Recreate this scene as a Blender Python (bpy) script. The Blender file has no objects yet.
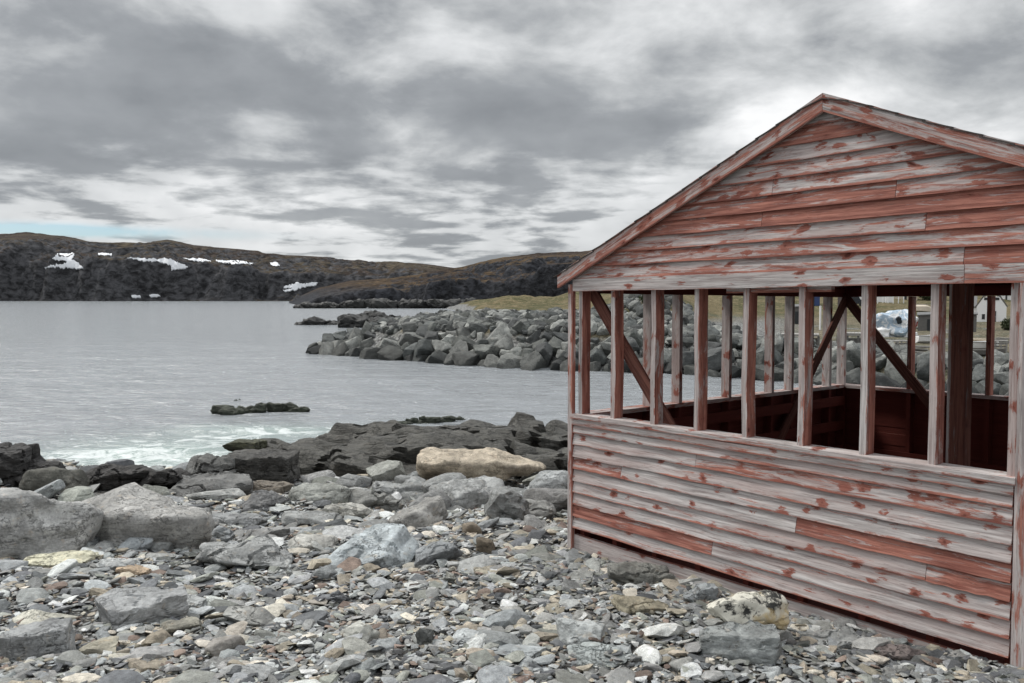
import bpy, bmesh, math, random
import numpy as np
from mathutils import Vector, Matrix

random.seed(7); RNG = np.random.default_rng(7)
scene = bpy.context.scene
COL = scene.collection
PI = math.pi
EYE = 4.5; F = 825.0; HOR = 297.0
PITCH = math.atan((341.5 - HOR) / F)

# ------------------------------------------------------------------ helpers
def tag(o, label=None, cat=None, group=None, kind=None):
    if label: o['label'] = label
    if cat: o['category'] = cat
    if group: o['group'] = group
    if kind: o['kind'] = kind
    return o

def empty(name, loc, rot=(0, 0, 0)):
    o = bpy.data.objects.new(name, None)
    o.empty_display_size = 0.2
    COL.objects.link(o); o.location = loc; o.rotation_euler = rot
    return o

def link(name, me, mat, parent=None):
    o = bpy.data.objects.new(name, me)
    if mat is not None and len(me.materials) == 0: me.materials.append(mat)
    COL.objects.link(o)
    if parent is not None: o.parent = parent
    return o

def np_mesh(name, V, Fc, smooth=False):
    """V (n,3), Fc: (m,k) int array"""
    me = bpy.data.meshes.new(name)
    Fc = np.asarray(Fc, dtype=np.int32); k = Fc.shape[1]; m = Fc.shape[0]
    me.vertices.add(len(V)); me.vertices.foreach_set('co', np.asarray(V, np.float32).ravel())
    me.loops.add(m * k); me.loops.foreach_set('vertex_index', Fc.ravel())
    me.polygons.add(m); me.polygons.foreach_set('loop_start', np.arange(0, m * k, k, dtype=np.int32))
    me.polygons.foreach_set('loop_total', np.full(m, k, np.int32))
    me.update(calc_edges=True)
    me.polygons.foreach_set('use_smooth', np.full(m, smooth, bool))
    return me

def pix_dir(x, y):
    """world direction through a photo pixel"""
    a = (x - 512) / F; b = (341.5 - y) / F
    c, s = math.cos(PITCH), math.sin(PITCH)
    return np.array([a, c + b * s, -s + b * c])

def pt_at(x, y, Y):
    d = pix_dir(x, y); d = d / d[1]
    return np.array([d[0] * Y, Y, EYE + d[2] * Y])

# --- value noise
def _hash(ix, iy, iz, seed):
    h = (ix * 374761393 + iy * 668265263 + iz * 2147483647 + seed * 1274126177) & 0xFFFFFFFF
    h = ((h ^ (h >> 13)) * 1274126177) & 0xFFFFFFFF
    h = h ^ (h >> 16)
    return (h & 0xFFFF) / 65535.0 * 2 - 1
def vnoise(P, seed=0):
    P = np.asarray(P, float); i = np.floor(P).astype(np.int64); f = P - i
    f = f * f * (3 - 2 * f); r = 0
    for a in (0, 1):
        wx = f[:, 0] if a else 1 - f[:, 0]
        for b in (0, 1):
            wy = f[:, 1] if b else 1 - f[:, 1]
            for c in (0, 1):
                wz = f[:, 2] if c else 1 - f[:, 2]
                r = r + wx * wy * wz * _hash(i[:, 0] + a, i[:, 1] + b, i[:, 2] + c, seed)
    return r
def fbm(P, seed=0, octv=4, gain=.5):
    P = np.asarray(P, float); r = 0; a = 1
    for k in range(octv):
        r = r + a * vnoise(P * 2 ** k + 17.3 * k, seed + k * 31); a *= gain
    return r

# ------------------------------------------------------------------ node helpers
class NT:
    def __init__(s, tree): s.t = tree; s.n = tree.nodes; s.l = tree.links
    def node(s, typ, **kw):
        nd = s.n.new(typ)
        for k, v in kw.items(): setattr(nd, k, v)
        return nd
    def put(s, sock, v):
        if v is None: return
        if isinstance(v, bpy.types.NodeSocket): s.l.new(v, sock)
        else:
            if isinstance(v, (tuple, list)) and sock.type == 'RGBA' and len(v) == 3: v = (*v, 1)
            sock.default_value = v
    def math(s, op, a, b=None, c=None, clamp=False):
        nd = s.node('ShaderNodeMath', operation=op, use_clamp=clamp)
        s.put(nd.inputs[0], a); s.put(nd.inputs[1], b); s.put(nd.inputs[2], c)
        return nd.outputs[0]
    def vmath(s, op, a, b=None):
        nd = s.node('ShaderNodeVectorMath', operation=op)
        s.put(nd.inputs[0], a)
        if b is not None: s.put(nd.inputs[1], b)
        return nd.outputs[0]
    def mix(s, fac, a, b, blend='MIX'):
        nd = s.node('ShaderNodeMix', data_type='RGBA', blend_type=blend)
        s.put(nd.inputs[0], fac); s.put(nd.inputs[6], a); s.put(nd.inputs[7], b)
        return nd.outputs[2]
    def noise(s, vec, scale, detail=4, rough=.55, dist=0, dim='3D', w=None):
        nd = s.node('ShaderNodeTexNoise', noise_dimensions=dim)
        if vec is not None: s.put(nd.inputs['Vector'], vec)
        nd.inputs['Scale'].default_value = scale; nd.inputs['Detail'].default_value = detail
        nd.inputs['Roughness'].default_value = rough; nd.inputs['Distortion'].default_value = dist
        return nd.outputs[0]
    def ramp(s, fac, stops):
        nd = s.node('ShaderNodeValToRGB'); el = nd.color_ramp.elements
        while len(el) < len(stops): el.new(0.5)
        for e, (p, c) in zip(el, stops):
            e.position = p; e.color = (*c, 1) if not isinstance(c, (int, float)) else (c, c, c, 1)
        s.put(nd.inputs[0], fac); return nd.outputs[0]
    def mapr(s, v, a, b, c=0., d=1., smooth=True):
        nd = s.node('ShaderNodeMapRange', interpolation_type='SMOOTHSTEP' if smooth else 'LINEAR')
        s.put(nd.inputs[0], v)
        for i, q in enumerate((a, b, c, d)): s.put(nd.inputs[i + 1], q)
        return nd.outputs[0]
    def bump(s, h, strength=.3, dist=.02, normal=None):
        nd = s.node('ShaderNodeBump'); s.put(nd.inputs['Height'], h)
        nd.inputs['Strength'].default_value = strength; nd.inputs['Distance'].default_value = dist
        if normal is not None: s.put(nd.inputs['Normal'], normal)
        return nd.outputs[0]
    def coord(s, which='Object'): return s.node('ShaderNodeTexCoord').outputs[which]
    def pos(s): return s.node('ShaderNodeNewGeometry').outputs['Position']
    def attr(s, name, out='Fac'): return s.node('ShaderNodeAttribute', attribute_name=name).outputs[out]
    def scale(s, vec, sc):
        nd = s.node('ShaderNodeMapping'); s.put(nd.inputs[0], vec); nd.inputs['Scale'].default_value = sc
        return nd.outputs[0]
    def sep(s, v):
        nd = s.node('ShaderNodeSeparateXYZ'); s.put(nd.inputs[0], v); return nd.outputs
    def comb(s, x, y, z):
        nd = s.node('ShaderNodeCombineXYZ')
        for i, q in enumerate((x, y, z)): s.put(nd.inputs[i], q)
        return nd.outputs[0]

def mat(name):
    m = bpy.data.materials.new(name); m.use_nodes = True
    m.node_tree.nodes.clear(); g = NT(m.node_tree)
    b = g.node('ShaderNodeBsdfPrincipled'); o = g.node('ShaderNodeOutputMaterial')
    g.l.new(b.outputs[0], o.inputs[0])
    return m, g, b

def simple(name, col, rough=.7, var=.25, sc=6, metal=0):
    m, g, b = mat(name)
    n = g.noise(g.coord(), sc, 5, .6)
    g.put(b.inputs['Base Color'], g.mix(n, [c * (1 - var) for c in col], [min(1, c * (1 + var)) for c in col]))
    b.inputs['Roughness'].default_value = rough; b.inputs['Metallic'].default_value = metal
    return m

# ------------------------------------------------------------------ materials: stone
def stone_mat(name, mode, bump=.5, tsc=1.0, layer=1.0, dark=False):
    m, g, b = mat(name)
    if mode == 'object':
        oi = g.node('ShaderNodeObjectInfo')
        base = oi.outputs['Color']
        off = g.math('MULTIPLY', oi.outputs['Random'], 60)
        co = g.vmath('ADD', g.coord('Object'), g.comb(off, off, off))
    else:
        base = g.attr('stone_col', 'Color'); co = g.coord('Object')
    n1 = g.noise(co, 2.6 * tsc, 7, .62)
    n2 = g.noise(g.scale(co, (2.0 * tsc, 2.0 * tsc, 17 * tsc)), 1, 5, .6, .4)
    n3 = g.noise(co, 19 * tsc, 5, .65)
    n4 = g.noise(co, 7 * tsc, 6, .7)
    v = g.mapr(n1, .3, .72, .55, 1.45, False)
    c = g.mix(1, base, g.comb(v, v, v), 'MULTIPLY')
    w = g.mapr(n3, .3, .7, .74, 1.26, False)
    c = g.mix(1, c, g.comb(w, w, w), 'MULTIPLY')
    # rusty / ochre staining, dark bedding lines, pale lichen and mineral flecks
    c = g.mix(g.mapr(n4, .56, .72, 0, .38), c, g.mix(1, c, (1.35, 1.02, .72), 'MULTIPLY'))
    c = g.mix(g.math('MULTIPLY', g.mapr(n2, .56, .64), .5 * layer), c, g.mix(1, c, (.42, .42, .44), 'MULTIPLY'))
    vk = g.node('ShaderNodeTexVoronoi', feature='DISTANCE_TO_EDGE'); vk.inputs['Scale'].default_value = .9 * tsc
    g.put(vk.inputs['Vector'], g.vmath('ADD', g.scale(co, (1, 1, 2.2)), g.comb(n1, n4, n2)))
    crack = g.math('MULTIPLY', g.mapr(vk.outputs['Distance'], .0, .035, 1, 0), g.mapr(n1, .40, .56))
    c = g.mix(g.math('MULTIPLY', crack, .75), c, (.03, .03, .03))
    if not dark:
        c = g.mix(g.mapr(g.noise(co, 11 * tsc, 8, .75), .61, .68, 0, .5), c, (.43, .43, .40))
    g.put(b.inputs['Base Color'], c)
    b.inputs['Roughness'].default_value = .62 if dark else .82
    b.inputs['Specular IOR Level'].default_value = .35
    h = g.math('ADD', g.math('MULTIPLY_ADD', crack, -.9, g.math('MULTIPLY', n2, .8 * layer)), g.math('ADD', n4, g.math('MULTIPLY', n3, .5)))
    g.put(b.inputs['Normal'], g.bump(h, bump, (.09 if dark else .05) / tsc))
    return m
M_STONE = stone_mat('stone', 'object', .55, 3.0)           # unit-size stones scaled down
M_STUFF = stone_mat('shingle_stone', 'attr', .45, 9.0)
M_ROCK = stone_mat('rock', 'object', .7, 2.2, .8)           # real-size rocks
M_LEDGE = stone_mat('ledge_rock', 'object', .9, 1.6, 1.6, True)
M_ARMOUR = stone_mat('armour_rock', 'object', .5, 1.3, .7)

def lichen_rock():
    m, g, b = mat('lichen_rock'); co = g.coord('Object')
    n = g.noise(co, 9, 8, .68, .3); n2 = g.noise(co, 4, 5, .6)
    c = g.mix(g.mapr(n, .42, .50), (.035, .035, .033), (.62, .60, .52))
    c = g.mix(g.mapr(n2, .52, .64, 0, .75), c, (.55, .40, .17))
    c = g.mix(g.mapr(g.noise(co, 26, 6, .7), .58, .66), c, (.05, .05, .045))
    g.put(b.inputs['Base Color'], c); b.inputs['Roughness'].default_value = .9
    g.put(b.inputs['Normal'], g.bump(g.math('ADD', n, n2), .7, .03)); return m
M_LICHEN = lichen_rock()

PAL = [((.228, .230, .222), 5), ((.275, .288, .29), 3.6), ((.10, .105, .11), 3.2), ((.30, .268, .215), 2.6),
       ((.45, .42, .36), 1.3), ((.18, .138, .115), 1.2), ((.215, .222, .20), 2), ((.40, .41, .40), 2.4)]
_pw = np.array([w for _, w in PAL]); _pw = _pw / _pw.sum()
def stone_colour(n):
    idx = RNG.choice(len(PAL), n, p=_pw)
    c = np.array([PAL[i][0] for i in idx]) * RNG.uniform(.74, 1.62, (n, 1)) * RNG.uniform(.985, 1.015, (n, 3))
    return c

# ------------------------------------------------------------------ rock shapes
_ico = {}
def ico(n):
    if n not in _ico:
        bm = bmesh.new(); bmesh.ops.create_icosphere(bm, subdivisions=n, radius=1)
        V = np.array([v.co[:] for v in bm.verts]); Fc = np.array([[v.index for v in f.verts] for f in bm.faces])
        bm.free(); _ico[n] = (V / np.linalg.norm(V, axis=1)[:, None], Fc)
    return _ico[n]

def rock_verts(seed, n, dims, planes=14, p=22, rough=.05, strata=0., tilt=(0, 0), boxy=.0, lfreq=9, flatcut=1.0):
    """angular stone: intersection of random half spaces with softened edges, then noise and bedding"""
    r = np.random.default_rng(seed); D, Fc = ico(n)
    N = r.normal(size=(planes, 3)); N /= np.linalg.norm(N, axis=1)[:, None]
    d = r.uniform(.62, 1.0, planes)
    box = np.array([[1, 0, 0], [-1, 0, 0], [0, 1, 0], [0, -1, 0], [0, 0, 1], [0, 0, -1]], float)
    box += r.normal(size=box.shape) * .14 * (1 - boxy) ; box /= np.linalg.norm(box, axis=1)[:, None]
    bd = r.uniform(.78, .95, 6); bd[4:] *= flatcut
    N = np.vstack([N, box]); d = np.concatenate([d + boxy * .45, bd])
    q = np.maximum(D @ N.T / d, 1e-4)
    R = (q ** p).sum(1) ** (-1 / p)
    V = D * R[:, None]
    V = V / np.abs(V).max(0) * (np.array(dims) / 2)
    s = float(np.mean(sorted(dims)[1:]))
    nrm = D * (1 / np.array(dims)); nrm /= np.linalg.norm(nrm, axis=1)[:, None]
    off = r.uniform(-50, 50, 3)
    e = rough * s * fbm(V / s * 3.2 + off, seed, 5, .52)
    if strata:
        t = V[:, 2] + V[:, 0] * tilt[0] + V[:, 1] * tilt[1] + .06 * s * fbm(V / s * 1.5 + off, seed + 9, 3)
        k = np.stack([t / s * lfreq + off[0], V[:, 0] / s * 1.1, V[:, 1] / s * 1.1], 1)
        side = np.clip(1.15 - np.abs(nrm[:, 2]), .12, 1)
        e = e + strata * s * side * np.sign(x := vnoise(k, seed + 5)) * np.abs(x) ** .5
        e = e - strata * s * 1.2 * (np.abs(fbm(V / s * 2.3 + off + 9, seed + 3, 2)) < .05)
    V = V + nrm * e[:, None]
    V[:, 2] -= V[:, 2].min()
    return V, Fc

def add_rock(name, seed, n, dims, loc, rot, col, m, label, cat='rock', smooth=True, sink=.15, sharp=None, group=None, **kw):
    V, Fc = rock_verts(seed, n, dims, **kw)
    V[:, 2] -= sink * dims[2]
    me = np_mesh(name, V, Fc, smooth)
    if sharp: me.set_sharp_from_angle(angle=math.radians(sharp))
    o = link(name, me, m); o.location = loc; o.rotation_euler = rot; o.color = (*col, 1)
    tag(o, label, cat, group); return o

# ------------------------------------------------------------------ the building frame
TH = .884
A = np.array([(572 - 512) / 800 * 6.6, 6.6])
U = np.array([math.cos(TH), -math.sin(TH)]); W_ = np.array([math.sin(TH), math.cos(TH)])
BZ = 2.5; WID = 4.358; DEP = 4.135; RC = 2.179; SL = .433; APEX = 3.175

def local_uv(x, y):
    dx = x - A[0]; dy = y - A[1]
    return dx * U[0] + dy * U[1], dx * W_[0] + dy * W_[1]

# ------------------------------------------------------------------ terrain: beach
def sstep(a, b, x):
    t = np.clip((x - a) / (b - a), 0, 1); return t * t * (3 - 2 * t)
PY = [-30, -6, 0, 3.7, 5, 6.6, 9, 12, 15, 18, 22, 30, 45, 80]
PZ = [4.2, 3.2, 2.9, 2.63, 2.50, 2.40, 2.2, 1.8, 1.15, .35, -.8, -2.2, -3, -3.2]
def beach_h(x, y, fine=True):
    x = np.asarray(x, float); y = np.asarray(y, float)
    ys = y + .9 * np.sin(x * .23 + .6) * sstep(8, 14, y)
    z = np.interp(ys, PY, PZ)
    u, v = local_uv(x, y)
    k = sstep(-.9, .1, u) * sstep(-.9, .1, v) * (1 - sstep(DEP - .2, DEP + 1.5, v)) * (1 - sstep(WID, WID + 3, u))
    z = z * (1 - k) + np.maximum(z, 2.44) * k
    if fine:
        sh = x.shape; P = np.stack([x.ravel(), y.ravel(), np.zeros(x.size)], 1)
        amp = (.05 + .10 * sstep(7, 12, y)).ravel() * (1 - .8 * k.ravel())
        z = z + (amp * fbm(P * .9, 3, 3)).reshape(sh) + (.018 * fbm(P * 5, 8, 2)).reshape(sh)
    return z
def hb(x, y): return float(beach_h(np.array([x]), np.array([y]))[0])
def ray_beach(px, py):
    d = pix_dir(px, py); d = d / d[1]
    Y = np.linspace(2, 30, 1500); z = EYE + d[2] * Y; g = beach_h(d[0] * Y, Y)
    i = int(np.argmax(z < g)) if (z < g).any() else len(Y) - 1
    return np.array([d[0] * Y[i], Y[i], g[i]])

def grid_mesh(name, xs, ys, hf, smooth=True):
    X, Y = np.meshgrid(xs, ys); Z = hf(X, Y)
    V = np.stack([X.ravel(), Y.ravel(), Z.ravel()], 1); nx = len(xs); ny = len(ys)
    i = np.arange(nx * ny).reshape(ny, nx)
    Fc = np.stack([i[:-1, :-1].ravel(), i[:-1, 1:].ravel(), i[1:, 1:].ravel(), i[1:, :-1].ravel()], 1)
    return np_mesh(name, V, Fc, smooth)

def shingle_ground():
    m, g, b = mat('shingle_ground'); co = g.coord()
    vo = g.node('ShaderNodeTexVoronoi'); g.put(vo.inputs['Vector'], g.vmath('ADD', co, g.scale(g.noise(co, 9, 3), (.2, .2, .2))))
    vo.inputs['Scale'].default_value = 26
    hsv = g.sep(vo.outputs['Color'])[0]
    c = g.ramp(hsv, [(0, (.07, .07, .068)), (.3, (.14, .14, .135)), (.55, (.20, .175, .14)), (.75, (.22, .23, .235)), (1, (.10, .085, .075))])
    c = g.mix(g.mapr(vo.outputs['Distance'], .35, .75), c, (.05, .047, .043))
    g.put(b.inputs['Base Color'], c); b.inputs['Roughness'].default_value = .9
    g.put(b.inputs['Normal'], g.bump(g.math('SUBTRACT', 1., vo.outputs['Distance']), .8, .03)); return m
xs = np.concatenate([np.linspace(-40, -9, 25)[:-1], np.arange(-9, 9, .1), np.linspace(9, 60, 35)])
ys = np.concatenate([np.linspace(-30, 2, 22)[:-1], np.arange(2, 15, .1), np.linspace(15, 70, 50)])
tag(link('beach', grid_mesh('beach', xs, ys, beach_h), shingle_ground()), kind='structure')
# sea bed to the horizon
bm_ = np.array([[-6000, -300, -6], [6000, -300, -6], [6000, 9000, -6], [-6000, 9000, -6]], float)
tag(link('sea_bed', np_mesh('sea_bed', bm_, [[0, 1, 2, 3]]), simple('sea_bed', (.05, .05, .045))), kind='structure')

# ------------------------------------------------------------------ water
def water_mat():
    m, g, b = mat('sea_water'); co = g.pos(); s = g.sep(co)
    wv = g.scale(co, (.45, 1, 1))
    n1 = g.noise(wv, .55, 3, .55, .6); n2 = g.noise(g.scale(co, (.6, 1, 1)), 2.2, 5, .62, .5); n3 = g.noise(wv, .06, 3, .5)
    h = g.math('ADD', g.math('MULTIPLY', n1, 1.6), g.math('MULTIPLY', n2, .95))
    g.put(b.inputs['Normal'], g.bump(h, .6, .5))
    # surf off the rocks: white foam streaks with sea green aerated water between
    def patch(cx, cy, rx, ry):
        dx = g.math('DIVIDE', g.math('SUBTRACT', s[0], cx), rx); dy = g.math('DIVIDE', g.math('SUBTRACT', s[1], cy), ry)
        return g.math('EXPONENT', g.math('MULTIPLY', g.math('ADD', g.math('MULTIPLY', dx, dx), g.math('MULTIPLY', dy, dy)), -1.))
    surf = g.math('ADD', patch(-10.2, 23.0, 3.6, 3.2), g.math('MULTIPLY', patch(-7.5, 27.5, 3.2, 1.6), .7), clamp=True)
    shore = g.mapr(g.math('ADD', s[1], g.math('MULTIPLY', g.noise(co, .5, 3), 5)), 19.5, 27, .45, 0)
    surf2 = g.math('MAXIMUM', surf, g.math('MULTIPLY', shore, g.mapr(s[0], -4, 4, 1, .5)))
    fn = g.noise(g.scale(co, (.55, 1, 1)), 1.5, 7, .7, 1.4)
    foam_glint = g.mapr(g.math('ADD', fn, g.math('MULTIPLY', surf2, .24)), .64, .78, 0, .72)
    caps_sparkle = g.mapr(g.math('ADD', g.noise(g.scale(co, (.25, 1, 1)), 1.1, 6, .72, .8), g.math('MULTIPLY', n3, .10)), .735, .78, 0, .7)  # whitecaps, together with painted sparkle on the waves
    glint = g.mapr(g.noise(g.scale(co, (.5, .8, 1)), 4.5, 4, .6, .6), .66, .74, 0, .55)  # glints of light painted as small pale specks
    foam_glint = g.math('MAXIMUM', foam_glint, g.math('MAXIMUM', caps_sparkle, glint))  # one mask for real foam and the painted glints
    foam_glint = g.math('MAXIMUM', foam_glint, g.math('MULTIPLY', patch(-5.5, 300, .1, .1), 0))
    deep = g.mix(surf2, (.25, .266, .28), (.30, .37, .35))  # open water lightened: reflected sky glare is put into the base colour
    g.put(b.inputs['Base Color'], g.mix(foam_glint, deep, (.70, .73, .73)))
    g.put(b.inputs['Roughness'], g.math('ADD', .16, g.math('MULTIPLY', foam_glint, .6)))
    b.inputs['IOR'].default_value = 1.33
    b.inputs['Specular IOR Level'].default_value = .7
    return m
wx = np.concatenate([-np.geomspace(60, 6000, 24)[::-1], np.linspace(-58, 58, 233), np.geomspace(60, 6000, 24)])
wy = np.concatenate([np.linspace(12, 80, 210), np.geomspace(80.6, 9000, 60)])
def wave_h(X, Y):
    P = np.stack([X.ravel() * .16, Y.ravel() * .42, np.zeros(X.size)], 1)
    f = np.exp(-np.maximum(Y - 40, 0) / 30).ravel()
    br = np.exp(-((X.ravel() + 9.5) / 4.) ** 2) * np.maximum(0, np.sin((Y.ravel() - 25.2 + .25 * X.ravel() * .5 + .6 * vnoise(P * 3)) * 1.5)) ** 2 * np.exp(-((Y.ravel() - 25) / 3.5) ** 2)
    return (fbm(P, 5, 3) * .09 * f + fbm(P * 5, 9, 3) * .035 * f + .30 * br).reshape(X.shape)
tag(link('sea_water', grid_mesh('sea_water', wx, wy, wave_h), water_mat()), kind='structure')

# ------------------------------------------------------------------ hills
def moor_mat(name, low=None, grass=(.075, .055, .035), rock=(.05, .05, .053), heath=(.045, .03, .022), lush=None, s=.02):
    m, g, b = mat(name); co = g.pos(); geo = g.node('ShaderNodeNewGeometry')
    nz = g.sep(geo.outputs['True Normal'])[2]
    n = g.noise(co, s, 8, .68); n2 = g.noise(co, s * 5, 7, .7); n3 = g.noise(g.scale(co, (1, 1, 1.6)), s * 9, 7, .66, .4)
    veg = g.mix(g.mapr(n, .42, .6), heath, grass)
    if lush: veg = g.mix(g.mapr(n2, .44, .6), veg, lush)
    r = g.mix(n3, [c * .45 for c in rock], [c * 1.7 for c in rock])
    k = g.mapr(g.math('ADD', nz, g.math('MULTIPLY', g.math('SUBTRACT', n2, .5), .7)), .74, .93)
    if low: k = g.math('MULTIPLY', k, g.mapr(g.math('ADD', g.sep(co)[2], g.math('MULTIPLY', n, 14.)), low[0] + 7, low[1] + 7))
    c = g.mix(k, r, veg)
    v = g.mapr(n3, .32, .68, .4, 1.6)
    g.put(b.inputs['Base Color'], g.mix(1, c, g.comb(v, v, v), 'MULTIPLY'))
    b.inputs['Roughness'].default_value = .95; b.inputs['Specular IOR Level'].default_value = .1
    g.put(b.inputs['Normal'], g.bump(g.math('ADD', n2, g.math('MULTIPLY', n3, .9)), .7, .05 / s)); return m
M_FAR = moor_mat('far_moor', grass=(.062, .050, .034), heath=(.038, .029, .024), s=.012)
M_MID = moor_mat('mid_moor', low=(4., 13.), grass=(.075, .052, .030), rock=(.028, .029, .033), heath=(.036, .026, .02), s=.03)

def hill(name, sky_pts, Yc, Yr, Yend, m, coast, cliff, nx=260, ny=90, seed=1, rough=.10, cw=.10, lm=.03):
    """land whose coast lies near Yc and whose crest near Yr reaches the given skyline"""
    sx = np.array([(p[0] - 512) / F for p in sky_pts]); sz = np.array([(HOR - p[1]) / F for p in sky_pts])
    ts = np.linspace(sx[0], sx[-1], nx)
    yy = np.concatenate([Yc + (Yr - Yc) * np.linspace(0, 1, int(ny * .72)) ** 1.9, np.linspace(Yr, Yend, ny - int(ny * .72) + 1)[1:]])
    T, Y = np.meshgrid(ts, yy); X = T * Y
    top = EYE + np.interp(T, sx, sz) * Yr
    co = np.interp(T, *coast) if coast else 0
    P = np.stack([X.ravel(), Y.ravel(), np.zeros(X.size)], 1)
    big = fbm(P / (Yr - Yc) * 3.1, seed, 4).reshape(X.shape); fine = fbm(P / (Yr - Yc) * 13, seed + 7, 4).reshape(X.shape)
    gul = fbm(np.stack([X.ravel() / (Yr - Yc) * 5.5, 0 * X.ravel() + seed, Y.ravel() / (Yr - Yc) * 1.2], 1), seed + 4, 4).reshape(X.shape)
    y1 = Y + (Yr - Yc) * (.16 * big + .06 * gul)
    f = (y1 - Yc - co) / (Yr - Yc)
    prof = cliff * sstep(0, cw, f + .35 * cw * fine) + (1 - cliff) * sstep(.03, 1.02, f)
    back = np.clip((Y - Yr) / (Yend - Yr), 0, 1); prof = np.where(Y > Yr, 1 - .7 * back, prof)
    env = np.clip(prof * 3, 0, 1) * (1 - sstep(.72, 1., f) * .85)
    Z = prof * top + env * top * rough * (big + .8 * fine) - 3 * (f < 0) 
    lim = EYE + np.interp(T, sx, sz) * Y - (Yr - Y) * lm      # nothing in front pokes above the crest line by chance
    Z = np.where(Y < Yr, np.minimum(Z, np.maximum(lim, -3 + 0 * Y)), Z)
    Z = -4 + (Z + 4) * sstep(0, .04, (Y - Yc) / (Yr - Yc) - .012 + .012 * fine)
    V = np.stack([X.ravel(), Y.ravel(), Z.ravel()], 1); i = np.arange(V.shape[0]).reshape(X.shape)
    Fc = np.stack([i[:-1, :-1].ravel(), i[:-1, 1:].ravel(), i[1:, 1:].ravel(), i[1:, :-1].ravel()], 1)
    o = link(name, np_mesh(name, V, Fc, True), m); tag(o, kind='structure')
    return X, Y, Z
far_sky = [(-160, 238), (-60, 233), (0, 235), (30, 234), (60, 236), (85, 240), (110, 243), (135, 242), (170, 240), (195, 246), (225, 248),
           (262, 251), (285, 255), (330, 257), (365, 260), (390, 259), (415, 263), (436, 266), (456, 269), (500, 276), (560, 284)]
FX, FY, FZ = hill('far_hills', far_sky, 900, 1180, 1600, M_FAR, ([-.9, -.3, -.12, 0], [0, 0, 0, 0]), .52, 420, 150, 3, .11, .12)
mid_sky = [(285, 306), (300, 296), (318, 288), (350, 281), (385, 278), (420, 274), (455, 268), (480, 262), (505, 258), (535, 255), (565, 254), (600, 250), (680, 246), (800, 250), (1100, 255), (1300, 260)]
MX, MY, MZ = hill('mid_hills', mid_sky, 420, 600, 900, M_MID, None, .45, 520, 150, 11, .20, .075)

# snow lying on the far hill side, each patch draped over the slope
def far_z(x, y):
    t = x / y; ts = FX[0] / FY[0]; ci = np.interp(t, ts, np.arange(len(ts))); yy = FY[:, 0]; ri = np.interp(y, yy, np.arange(len(yy)))
    c0 = np.clip(np.floor(ci).astype(int), 0, FX.shape[1] - 2); r0 = np.clip(np.floor(ri).astype(int), 0, FX.shape[0] - 2)
    a = ci - c0; b = ri - r0
    return (FZ[r0, c0] * (1 - a) * (1 - b) + FZ[r0, c0 + 1] * a * (1 - b) + FZ[r0 + 1, c0] * (1 - a) * b + FZ[r0 + 1, c0 + 1] * a * b)
M_SNOW, g_, b_ = mat('old_snow'); g_.put(b_.inputs['Base Color'], g_.mix(g_.noise(g_.pos(), .15, 5), (.62, .64, .67), (.85, .86, .88))); b_.inputs['Roughness'].default_value = .8
def drape(px, py, y1=1185):
    d = pix_dir(px, py); d = d / d[1]; Y = np.linspace(900, y1, 900); X = d[0] * Y
    g = far_z(X, Y); z = EYE + d[2] * Y; hit = z < g
    i = int(np.argmax(hit)) if hit.any() else len(Y) - 1
    return np.array([X[i], Y[i], g[i]])
def snow(poly_px, label, y1=1185):
    bm = bmesh.new()
    cyy = sum(p[1] for p in poly_px) / len(poly_px); pts = []
    for a, b in zip(poly_px, poly_px[1:] + poly_px[:1]):
        k = max(1, int(math.dist(a, b) / 1.8))
        pts += [(a[0] + (b[0] - a[0]) * t / k + random.gauss(0, .5), cyy + (a[1] + (b[1] - a[1]) * t / k - cyy) * .68 + random.gauss(0, .4)) for t in range(k)]
    f = bm.faces.new([bm.verts.new((p[0], -p[1], 0)) for p in pts])
    bmesh.ops.triangulate(bm, faces=[f]); bmesh.ops.subdivide_edges(bm, edges=bm.edges[:], cuts=1, use_grid_fill=True)
    for v in bm.verts:
        q = drape(v.co.x + random.uniform(-.5, .5), -v.co.y + random.uniform(-.25, .25), y1); v.co = (q[0], q[1] - .8, q[2] + .5)
    ret = bmesh.ops.extrude_face_region(bm, geom=bm.faces[:])
    for e in ret['geom']:
        if isinstance(e, bmesh.types.BMVert): e.co.z -= 2.5; e.co.y += 2.
    bmesh.ops.recalc_face_normals(bm, faces=bm.faces[:])
    me = bpy.data.meshes.new('snow_patch'); bm.to_mesh(me); bm.free()
    tag(link('snow_patch', me, M_SNOW), label, 'snow patch', 'snow patches on the far hillside')
snow([(58, 250), (75, 250), (72, 258), (80, 266), (84, 272), (62, 272), (46, 270), (62, 267), (68, 262), (52, 258)], 'hook shaped white snow patch, the leftmost large one on the far hillside')
snow([(98, 252.5), (112, 253), (112, 257), (99, 256)], 'short flat snow patch between the hook shaped patch and the long one')
snow([(128, 256), (150, 257), (172, 257.5), (178, 263), (188, 268), (186, 272), (172, 274), (170, 266), (160, 262), (142, 260)], 'long snow patch with a tongue running downhill on the far hillside')
snow([(184, 257), (205, 259), (212, 262), (198, 262.5), (188, 260)], 'thin snow streak just right of the tongued patch on the far hill')
snow([(216, 259.5), (240, 260.5), (254, 264.5), (236, 265), (218, 263)], 'narrow straight snow streak, the rightmost on the upper far hillside')
snow([(270, 261.5), (277, 262), (280, 267), (271, 266.5)], 'tiny snow spot high on the slope above the lower right patch')
snow([(284, 287), (298, 280.5), (300, 283), (318, 281.5), (316, 285), (303, 288), (297, 291.5), (286, 294), (283, 293), (294, 288.5), (284, 289.5)], 'ragged snow patch low on the slope near the dark headland')
snow([(132, 295), (140, 294.5), (141, 298), (133, 298)], 'small snow remnant at the foot of the far cliff, left of its twin', 925)
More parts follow.
